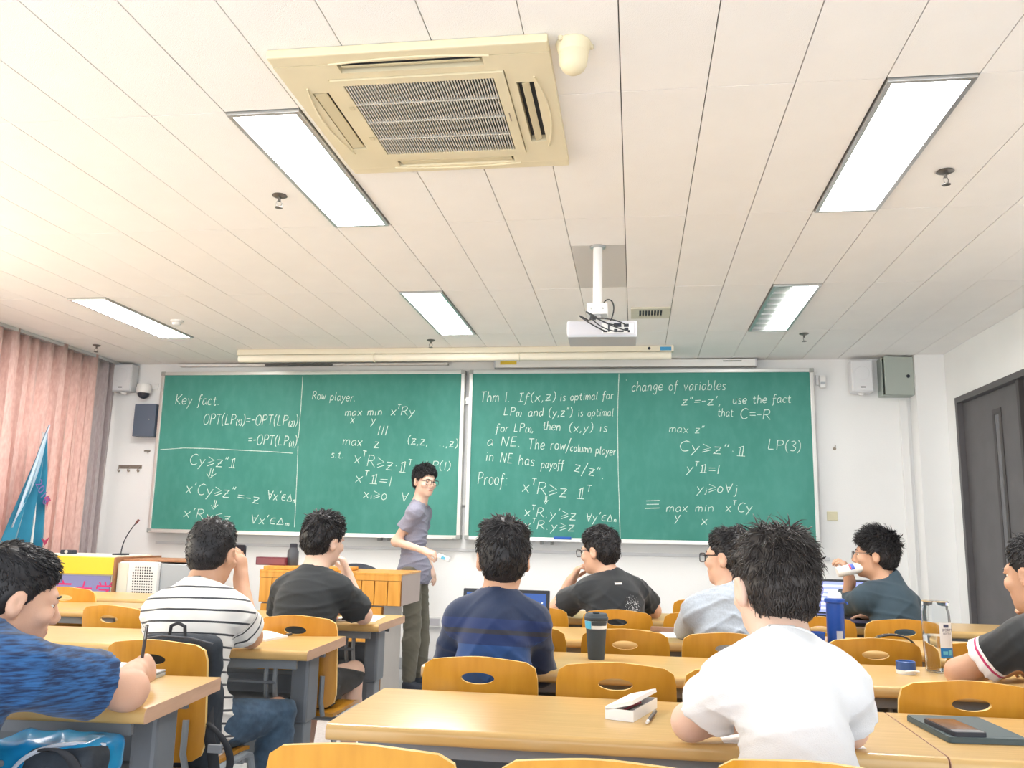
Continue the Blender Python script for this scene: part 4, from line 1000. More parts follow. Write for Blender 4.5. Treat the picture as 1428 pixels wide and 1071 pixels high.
def arms_sdf(F, S, o=0.0, t0=0, t1=2.0, flare=0.0, cut=False):
    for p, k in zip(shoulders(S), 'LR'):
        e, w = np.array(S['elbow'+k], float), np.array(S['wrist'+k], float); ra = S.get('arm', 1.0)
        if t1 <= 1.0:
            q = p+(e-p)*t1; (F.cutcone if cut else F.cone)(p, q, .043*ra+o, (.043-.006*t1)*ra+o+flare, .025)
        else:
            F.cone(p, e, .042*ra+o, .037*ra+o, .022)
            q = e+(w-e)*min(1, t1-1); (F.cutcone if cut and t1 < 2 else F.cone)(e, q, .038*ra+o, (.038-.013*min(1, t1-1))*ra+o+flare, .03)
def legs_pts(S):
    hip, nk, u, lat, f = frame(S); z = np.array((0, 0, 1.)); l2 = unit(lat*(1, 1, 0))
    return [(hip+l2*s*.085-z*.02, np.array(S['knee'+k], float), np.array(S['ankle'+k], float)) for s, k in ((-1, 'L'), (1, 'R'))]
def legs_sdf(F, S, o=0.0, t1=2.0, k=.04):
    for h, kn, an in legs_pts(S):
        if t1 < 1: F.cutcone(h, h+(kn-h)*t1, .082+o, .082+(.058-.082)*t1+o, k); continue
        b_ = min(1, S.get('bulk', 1)); F.cone(h, kn, .082*b_+o, .056+o, k); q = kn+(an-kn)*min(1, t1-1); m_ = kn+(an-kn)*.33; cf = np.array((0, 0, 0))
        if t1 >= 1.4: F.cone(kn, m_, .053+o, .056+o, .02); F.cone(m_, q, .056+o, .037+o*1.15, .02)
def bounds(S, pad=.16):
    P = [S['hip'], S['neck'], S['head'], S['elbowL'], S['elbowR'], S['wristL'], S['wristR'], S['kneeL'], S['kneeR'], S['ankleL'], S['ankleR']]
    P = np.array(P, float); lo = P.min(0)-pad; hi = P.max(0)+pad; lo[2] = max(0, P[:, 2].min()-.08); hi[2] = S['head'][2]+.14
    hip = np.array(S['hip']); lo = np.minimum(lo, hip-.22); lo[2] = max(lo[2], 0); hi = np.maximum(hi, hip+.22*np.array((1, 1, 0))); return lo, hi
def folds(S, A, seed=0):
    hip, nk, u, lat, f = frame(S); R = random.Random(seed); K = []
    for i in range(5):
        v = lat*R.uniform(-1, 1)*55+u*R.choice((-1, 1))*R.uniform(40, 95)+f*R.uniform(-1, 1)*35; w = unit([R.gauss(0, 1) for _ in range(3)])*R.uniform(9, 20); K.append((v, w, R.uniform(0, 6), R.uniform(1.5, 3.5)))
    def fn(x, y, z):
        d = 0
        for v, w, ph, q in K:
            a = (x-hip[0])*v[0]+(y-hip[1])*v[1]+(z-hip[2])*v[2]+q*np.sin((x)*w[0]+(y)*w[1]+(z)*w[2]+ph)+ph
            d = d+((1-np.abs(np.sin(a*.5)))**3-.22)*np.clip(np.sin(x*w[1]*.9+z*w[0]*.9+y*w[2]+ph)+.25, 0, 1)
        t = ((x-hip[0])*u[0]+(y-hip[1])*u[1]+(z-hip[2])*u[2])/max(np.linalg.norm(nk-hip), .1)
        return -A*np.maximum(d, -.5)*np.clip(1.3-t, .35, 1)
    return fn
def cloth_attr(S, P):
    hip, nk, u, lat, f = frame(S); q = P-hip; A = np.stack([q@lat, q@u, np.zeros(len(P))], 1)
    for p, k in zip(shoulders(S), 'LR'):
        e = np.array(S['elbow'+k], float); d = unit(e-p); t = (P-p)@d; r = np.linalg.norm(P-p-t[:, None]*d, axis=1); sgn = -1 if k == 'L' else 1
        mk = (t > .03) & (r < .085) & (q@lat*sgn > S.get('sw', .155)*.72)
        A[mk, 1] = t[mk]+.20; A[mk, 2] = 1; A[mk, 0] = 0
    return A
def hair_tufts(pts, nrm, dirs, lens, width, seed=0):
    R = np.random.default_rng(seed); n = len(pts); K = 4
    side = np.cross(dirs, nrm); side /= np.linalg.norm(side, axis=1)[:, None]+1e-9
    V = np.zeros((n, K*3-2, 3)); bend = R.normal(0, .25, (n, 1))
    for j in range(K):
        t = j/(K-1); c = pts+dirs*(lens*t)[:, None]+nrm*(lens*(.38*t-.5*t*t))[:, None]+side*(bend*lens[:, None]*t*t)
        if j == K-1: V[:, K*3-3] = c
        else:
            wd = width*(1-.6*t)*(.8+.4*R.random(n)); V[:, j*3] = c+side*wd[:, None]; V[:, j*3+1] = c-side*wd[:, None]; V[:, j*3+2] = c+nrm*(wd*.7)[:, None]
    Q = []
    for j in range(K-2):
        for a, b in ((0, 1), (1, 2), (2, 0)): Q.append((j*3+a, j*3+b, j*3+3+b, j*3+3+a))
    j = K-2; last = K*3-3
    T = [(j*3+a, j*3+b, last, last) for a, b in ((0, 1), (1, 2), (2, 0))]
    F = np.array(Q); o = (np.arange(n)*(K*3-2))[:, None, None]; Fq = (F[None]+o).reshape(-1, 4)
    Ft = (np.array([t[:3] for t in T])[None]+o).reshape(-1, 3)
    return V.reshape(-1, 3), Fq, Ft
def add_hair(S, root, c, R):
    st = S.get('hair', {}); vol = st.get('vol', .008); top = st.get('top', .035); sd = st.get('side', .012); line = st.get('line', .012); n = st.get('n', 1500)
    F = SDF((-.13, -.14, -.13), (.13, .14, .17), .0055); I = np.eye(3)
    F.ell((0, -.016, .034), (.080+vol*.5, .097+vol*.6, .086+vol), I, .02)
    F.ell((0, -.045, -.022), (.064, .056, .062), I, .04)
    F.ell((0, -.012, .085), (.055+vol*.5, .065, .022+vol), I, .04)
    F.plane((0, line/.75, 0), (0, .75, -.66), .006)
    F.ell((0, .06, -.055), (.1, .075, .075), I, .01, '-')
    F.plane((0, 0, -.082), (0, .25, -1), .004)
    for s in (-1, 1): F.ell((s*.088, -.006, -.022), (.030, .027, .038), I, .004, '-')
    rs = random.Random(S['seed']); K = [(unit([rs.gauss(0, 1) for _ in range(3)])*rs.uniform(60, 160), rs.uniform(0, 6)) for _ in range(6)]
    F.disp(lambda x, y, z: sum(np.sin(x*k[0]+y*k[1]+z*k[2]+p) for k, p in K)*(.0008+.0010*(z > .05)), .02)
    P, Q = F.mesh()
    # faces for roots
    A = P[Q]; cen = A.mean(1); nr = np.cross(A[:, 2]-A[:, 0], A[:, 3]-A[:, 1]); nr /= np.linalg.norm(nr, axis=1)[:, None]+1e-9
    if (nr*cen).sum() < 0: nr = -nr
    ok = (np.linalg.norm(cen/np.array((.08, .097, .086)), axis=1) > .72) & (cen[:, 2] > -.078) & ~((cen[:, 1] > .03) & (cen[:, 2] < .03)) & ~((np.abs(cen[:, 0]) > .055) & (np.abs(cen[:, 1]+.006) < .030) & (cen[:, 2] < .022))
    cen, nr = cen[ok], nr[ok]; G_ = np.random.default_rng(S['seed']); pk = G_.integers(0, len(cen), n); cen, nr = cen[pk]+G_.normal(0, .002, (n, 3)), nr[pk]
    crown = np.array((st.get('cx', .01), -.060, .105)); d = cen-crown; d -= nr*(d*nr).sum(1)[:, None]; d /= np.linalg.norm(d, axis=1)[:, None]+1e-9
    sweep = np.array(st.get('sweep', (0, .3, 0))); tz = np.clip((cen[:, 2]-.01)/.09, 0, 1)
    rnd = G_.normal(0, st.get('mess', .35), (n, 3)); d = d+sweep*tz[:, None]+rnd+nr*(st.get('lift', .35)*(.3+tz))[:, None]+np.array((0, -.1, -.35))*(1-tz)[:, None]
    d /= np.linalg.norm(d, axis=1)[:, None]; ln = (sd+(top-sd)*tz)*G_.uniform(.6, 1.25, n)
    low = np.clip((cen[:, 2]+.08)/.04, .25, 1); ln *= low
    V, Fq, Ft = hair_tufts(cen-nr*.002, nr, d, ln, np.full(n, st.get('w', .0032)), S['seed'])
    fr = st.get('fringe', 0)
    P2 = P@R.T+np.array(c); V2 = V@R.T+np.array(c)
    o = len(P2); allF = [tuple(q) for q in Q.tolist()]+[tuple(q) for q in (Fq+o).tolist()]+[tuple(q) for q in (Ft+o).tolist()]
    me = bpy.data.meshes.new('hair'); AV = np.concatenate([P2, V2])-root; me.vertices.add(len(AV)); me.vertices.foreach_set('co', AV.astype(np.float32).ravel())
    nq = len(Q)+len(Fq); nt = len(Ft); li = np.concatenate([Q.ravel(), (Fq+o).ravel(), (Ft+o).ravel()]).astype(np.int32)
    me.loops.add(len(li)); me.loops.foreach_set('vertex_index', li); me.polygons.add(nq+nt)
    me.polygons.foreach_set('loop_start', np.concatenate([np.arange(nq)*4, nq*4+np.arange(nt)*3]).astype(np.int32)); me.polygons.foreach_set('use_smooth', np.ones(nq+nt, bool))
    me.update(calc_edges=True); me.materials.append(S.get('hairmat', m_hair))
    ob = bpy.data.objects.new('hair', me); COL.objects.link(ob); return ob
def person(S):
    hip, nk, u, lat, f = frame(S); c = np.array(S['head'], float); R = rotm(*S['hrot'])
    base = np.array((hip[0], hip[1], 0.)); h = S.get('h', .0068)
    root = empty('person', tuple(base), 0, S['label'], 'person', S.get('group'))
    lo, hi = bounds(S); F = SDF(lo, hi, h)
    torso_sdf(F, S, -.004); arms_sdf(F, S); legs_sdf(F, S, -.009, k=.02)
    hp = lambda *p: c+R @ np.array(p)
    F.cone(nk-u*.03, hp(0, -.022, -.045), .054, .050, .03); F.cone(nk+u*.0, hp(0, .01, -.05), .05, .045, .03)
    head_sdf(F, c, R)
    for k, s in (('L', 1), ('R', -1)):
        H_ = S.get('hand'+k, {}); e, w = np.array(S['elbow'+k], float), np.array(S['wrist'+k], float)
        hand_sdf(F, w, H_.get('d', w-e), H_.get('n', (0, 0, -1)), H_.get('side', s), H_.get('curl', .35), thumb=H_.get('thumb', (.6, .5, .4)))
    for h_, kn, an in legs_pts(S):
        fd = unit(np.array(S.get('footdir', f))*(1, 1, 0)); F.cone(an, an+fd*.03-np.array((0, 0, .03)), .035, .032, .02); F.cone(an+fd*.02-np.array((0, 0, .035)), an+fd*.14-np.array((0, 0, .05)), .03, .022, .02)
    P, Q = F.mesh(); body = np_obj('body', P, Q, S['skin'], root, None, base)
    # shirt
    T = S['shirt']; G_ = SDF(lo, hi, h); o = T.get('o', .015)
    torso_sdf(G_, S, o); arms_sdf(G_, S, o+.001, t1=T.get('sleeve', .6), flare=T.get('flare', .012), cut=True)
    if T.get('hem'): G_.ell(hip-u*.02, ((.158+.024)*S.get('bulk', 1), (.112+.045)*S.get('bulk', 1), .17), np.stack([lat, f, u], 1), .03); G_.plane(hip-u*T['hem'], -u, .004)
    if T.get('hood'):
        G_.ell(nk-u*.015-f*.075, (.105, .045, .060), np.stack([lat, f, u], 1), .03); G_.cone(nk-lat*.09-f*.02-u*.01, nk-f*.06+u*.035, .035, .03, .03); G_.cone(nk+lat*.09-f*.02-u*.01, nk-f*.06+u*.035, .035, .03, .03)
    if T.get('collar_up'):
        G_.cone(nk-f*.01, nk+u*.04+(c-nk)*.05-f*.012, .068, .064, .02)
    if not T.get('hem'): G_.plane(hip-u*.09, -u, .01)
    for (p, k) in zip(shoulders(S), 'LR'):                         # hollow sleeve mouth
        t = T.get('sleeve', .6); e = np.array(S['elbow'+k], float); w = np.array(S['wrist'+k], float)
        if t <= 1: q = p+(e-p)*t; d = unit(e-p); r = (.043-.006*t)*S.get('arm', 1)+.004; G_.cutcone(q-d*.018, q+d*.03, r, r+.008, .003, '-')
    nd = unit((c-nk)); G_.cone(nk+nd*.035+f*.012, nk+nd*.12, T.get('nr', .063), .075, .006, '-')
    G_.disp(folds(S, T.get('fold', .009), S['seed']))
    P, Q = G_.mesh(); sh = np_obj(T.get('name', 'shirt'), P, Q, T['mat'], root, cloth_attr(S, P), base)
    if T.get('collar'):
        n_ = 26; cc = nk+nd*.022+f*.008; a1 = unit(np.cross(nd, f)); a2 = np.cross(a1, nd); rr = T.get('nr', .063)+.003
        MB().tube([tuple(cc+a1*rr*math.cos(2*PI*i/n_)*1.04+a2*rr*math.sin(2*PI*i/n_)+nd*(.006*math.sin(2*PI*i/n_)*-1)-base) for i in range(n_)], .0055, 7, closed=True).build('collar', T['collar'], root, True)
    # trousers
    B = S['pants']; G_ = SDF(lo, hi, h*1.15); R3 = np.stack([lat, f, u], 1)
    G_.ell(hip+u*.0, (.166*S.get('bulk', 1)**1.3, .118*S.get('bulk', 1)**1.3, .12), R3, .03); legs_sdf(G_, S, .012, B.get('len', 1.93)); G_.plane(hip+u*.075, u, .01); G_.disp(folds(S, .004, S['seed']+5))
    P, Q = G_.mesh(); np_obj(B.get('name', 'trousers'), P, Q, B['mat'], root, None, base)
    for h_, kn, an in legs_pts(S):
        fd = unit(np.array(S.get('footdir', f))*(1, 1, 0)); s_ = SDF(an-np.array((.2, .2, .1)), an+np.array((.2, .2, .06)), .008); z = np.array((0, 0, 1.))
        s_.cone(an-z*.02, an+fd*.02-z*.035, .046, .04, .02); s_.cone(an+fd*.0-z*.04, an+fd*.16-z*.045, .040, .036, .03); s_.plane((0, 0, an[2]-.075), (0, 0, -1), .003)
        P, Q = s_.mesh()
        o_ = np_obj('shoe', P, Q, S.get('shoes', m_dark), root, None, base)
    r_ = add_hair(S, base, c, R); r_.parent = root
    # eyes, lips, brows
    I3 = np.eye(3)
    def put(mb, name, m, par=root):
        M4 = Matrix(R.tolist()).to_4x4(); M4.translation = Vector(c-base); return mb.xf(M4).build(name, m, par, True)
    if S.get('face', True):
        for s in (-1, 1):
            ey = put(MB().lathe([(.0001, .0118), (.0045, .0109), (.0083, .0083), (.0109, .0045), (.0118, 0), (.0109, -.0045), (.0083, -.0083), (.0045, -.0109), (.0001, -.0118)], (s*.031, .0705, .003), 16, cap=False), 'eye', m_eye)
            put(MB().lathe([(.0055, .0), (.0045, .0022), (.0001, .0028)], (s*.0305, .0805, .002), 14, 'y', cap=False), 'iris', m_iris, root)
            put(MB().tube([(s*.016, .0885, .021), (s*.030, .0895, .0265), (s*.046, .080, .022)], [.0022, .003, .0016], 6), 'eyebrow', m_hair)
        mb = MB(); mb.lathe([(.0001, -.001), (.85, 0), (.0001, .0035)], (0, 0, 0), 12, 'y', cap=False)
        mb.v = [(x*.023*(1-.1*abs(x)), y+.0935-abs(x)*.004, -.0615+z*.0085) for x, y, z in mb.v]; put(mb, 'lips', m_lip)
    if S.get('glasses'):
        gm = m_gl if S['glasses'] == 'black' else m_glm; g = MB(); th = .0021 if S['glasses'] == 'black' else .0012
        for s in (-1, 1):
            ring = [(s*.034+a, .106-.10*abs(abs(s*.034+a)-.03)*.3, b+.0) for a, b in rrect(-.0245, .0245, -.019, .017, .010, 3)]
            g.tube(ring, th, 6, closed=True); g.tube([(s*.058, .103, .010), (s*.076, .07, .010), (s*.083, -.005, .012), (s*.082, -.025, -.004)], th*1.1, 6)
        g.tube([(-.010, .107, .004), (0, .110, .007), (.010, .107, .004)], th, 6); go = put(g, 'glasses', gm)
        for s in (-1, 1): put(MB().add([(s*.034+a, .1055, b) for a, b in rrect(-.023, .023, -.0175, .0155, .009, 3)], [tuple(range(16))]), 'lens', m_lens, go)
    return root
def attr_mat(name, build):
    M = bpy.data.materials.new(name); M.use_nodes = True; N = M.node_tree.nodes; L = M.node_tree.links; b = N['Principled BSDF']; b.inputs['Roughness'].default_value = .85; b.inputs['Sheen Weight'].default_value = .2
    at = N.new('ShaderNodeAttribute'); at.attribute_name = 'cloth'; sp = N.new('ShaderNodeSeparateXYZ'); L.new(at.outputs['Vector'], sp.inputs[0])
    def ma(op, a, b_=None, c=None):
        n = N.new('ShaderNodeMath'); n.operation = op
        for i, q in enumerate((a, b_, c)):
            if q is None: continue
            if isinstance(q, (int, float)): n.inputs[i].default_value = q
            else: L.new(q, n.inputs[i])
        return n.outputs[0]
    def mix(f, a, c):
        n = N.new('ShaderNodeMixRGB')
        for i, q in ((0, f), (1, a), (2, c)):
            if isinstance(q, tuple): n.inputs[i].default_value = (*q, 1)
            elif isinstance(q, (int, float)): n.inputs[i].default_value = q
            else: L.new(q, n.inputs[i])
        return n.outputs[0]
    def noise(scale, stretch=(1, 1, 1), detail=3):
        tc = N.new('ShaderNodeTexCoord'); mp = N.new('ShaderNodeMapping'); mp.inputs['Scale'].default_value = stretch; L.new(tc.outputs['Object'], mp.inputs[0]); n = N.new('ShaderNodeTexNoise'); n.inputs['Scale'].default_value = scale; n.inputs['Detail'].default_value = detail; L.new(mp.outputs[0], n.inputs['Vector']); return n.outputs[0]
    L.new(build(sp.outputs[0], sp.outputs[1], sp.outputs[2], ma, mix, noise), b.inputs['Base Color']); return M
def f_stripe(x, v, s, ma, mix, noise):
    a = ma('FRACT', ma('DIVIDE', ma('ADD', v, ma('MULTIPLY', noise(5), .01)), .0405)); d = ma('LESS_THAN', a, .17); return mix(d, (.74, .74, .72), (.035, .04, .05))
def f_navy(x, v, s, ma, mix, noise):
    n = ma('MULTIPLY', ma('SUBTRACT', noise(160, (1, 1, .25)), .5), .5)
    base = mix(ma('ADD', .5, n), (.005, .014, .046), (.011, .030, .090))
    body = ma('LESS_THAN', s, .5)
    b1 = ma('MULTIPLY', body, ma('MULTIPLY', ma('LESS_THAN', v, .385), ma('GREATER_THAN', v, .0))); c1 = mix(b1, base, (.008, .026, .11))
    b2 = ma('MULTIPLY', body, ma('MULTIPLY', ma('LESS_THAN', v, .352), ma('GREATER_THAN', v, .338))); c2 = mix(b2, c1, (.025, .028, .045))
    b3 = ma('MULTIPLY', body, ma('LESS_THAN', v, .305)); return mix(b3, c2, (.012, .060, .21))
def f_heather(x, v, s, ma, mix, noise):
    n = noise(170, (.10, .16, 1.0), 4); t = N_ramp(n, ma); c = mix(t, (.004, .020, .075), (.018, .105, .29)); return c
def N_ramp(n, ma): return ma('MINIMUM', ma('MAXIMUM', ma('MULTIPLY', ma('SUBTRACT', n, .38), 4.5), 0), 1)
def f_polo(x, v, s, ma, mix, noise):
    sl = ma('GREATER_THAN', s, .98); e = S_POLO
    a = ma('MULTIPLY', sl, ma('GREATER_THAN', v, e-.022)); c = mix(a, (.018, .020, .022), (.85, .82, .82)); b = ma('MULTIPLY', sl, ma('MULTIPLY', ma('GREATER_THAN', v, e-.014), ma('LESS_THAN', v, e-.007))); return mix(b, c, (.55, .04, .14))
def f_print(x, v, s, ma, mix, noise):
    body = ma('LESS_THAN', s, .5)
    dx = ma('DIVIDE', ma('SUBTRACT', x, .055), .055); dv = ma('DIVIDE', ma('SUBTRACT', v, .27), .07); r = ma('ADD', ma('MULTIPLY', dx, dx), ma('MULTIPLY', dv, dv))
    sp_ = ma('GREATER_THAN', noise(190, (1, 1, 1), 2), ma('ADD', .57, ma('MULTIPLY', r, .10))); d = ma('MULTIPLY', ma('LESS_THAN', r, 1), ma('MULTIPLY', sp_, body)); c = mix(d, (.016, .020, .025), (.70, .72, .74))
    t = ma('MULTIPLY', ma('MULTIPLY', ma('LESS_THAN', ma('ABSOLUTE', ma('SUBTRACT', x, -.005)), .020), ma('LESS_THAN', ma('ABSOLUTE', ma('SUBTRACT', v, .40)), .005)), body); return mix(t, c, (.75, .73, .66))
S_POLO = .20+.11
white_t = cloth('cotton_white', (.74, .75, .77)); black_t = cloth('cotton_charcoal', (.022, .026, .030)); grey_t = cloth('cotton_grey_violet', (.24, .24, .31), var=.06, vscale=120)
hoodm = cloth('cotton_heather_grey', (.38, .43, .50), var=.10, vscale=160); jack = cloth('jacket_slate', (.035, .062, .085), var=.12, vscale=9)
jeans = cloth('denim', (.045, .085, .14), var=.25, vscale=30); khaki = cloth('khaki', (.14, .13, .10), var=.06, vscale=9); darkp = cloth('trousers_dark', (.02, .022, .028)); blackp = cloth('shorts_black', (.012, .013, .015))
def SP(**k): return k
stu = dict(hip=(0, 0, .54))
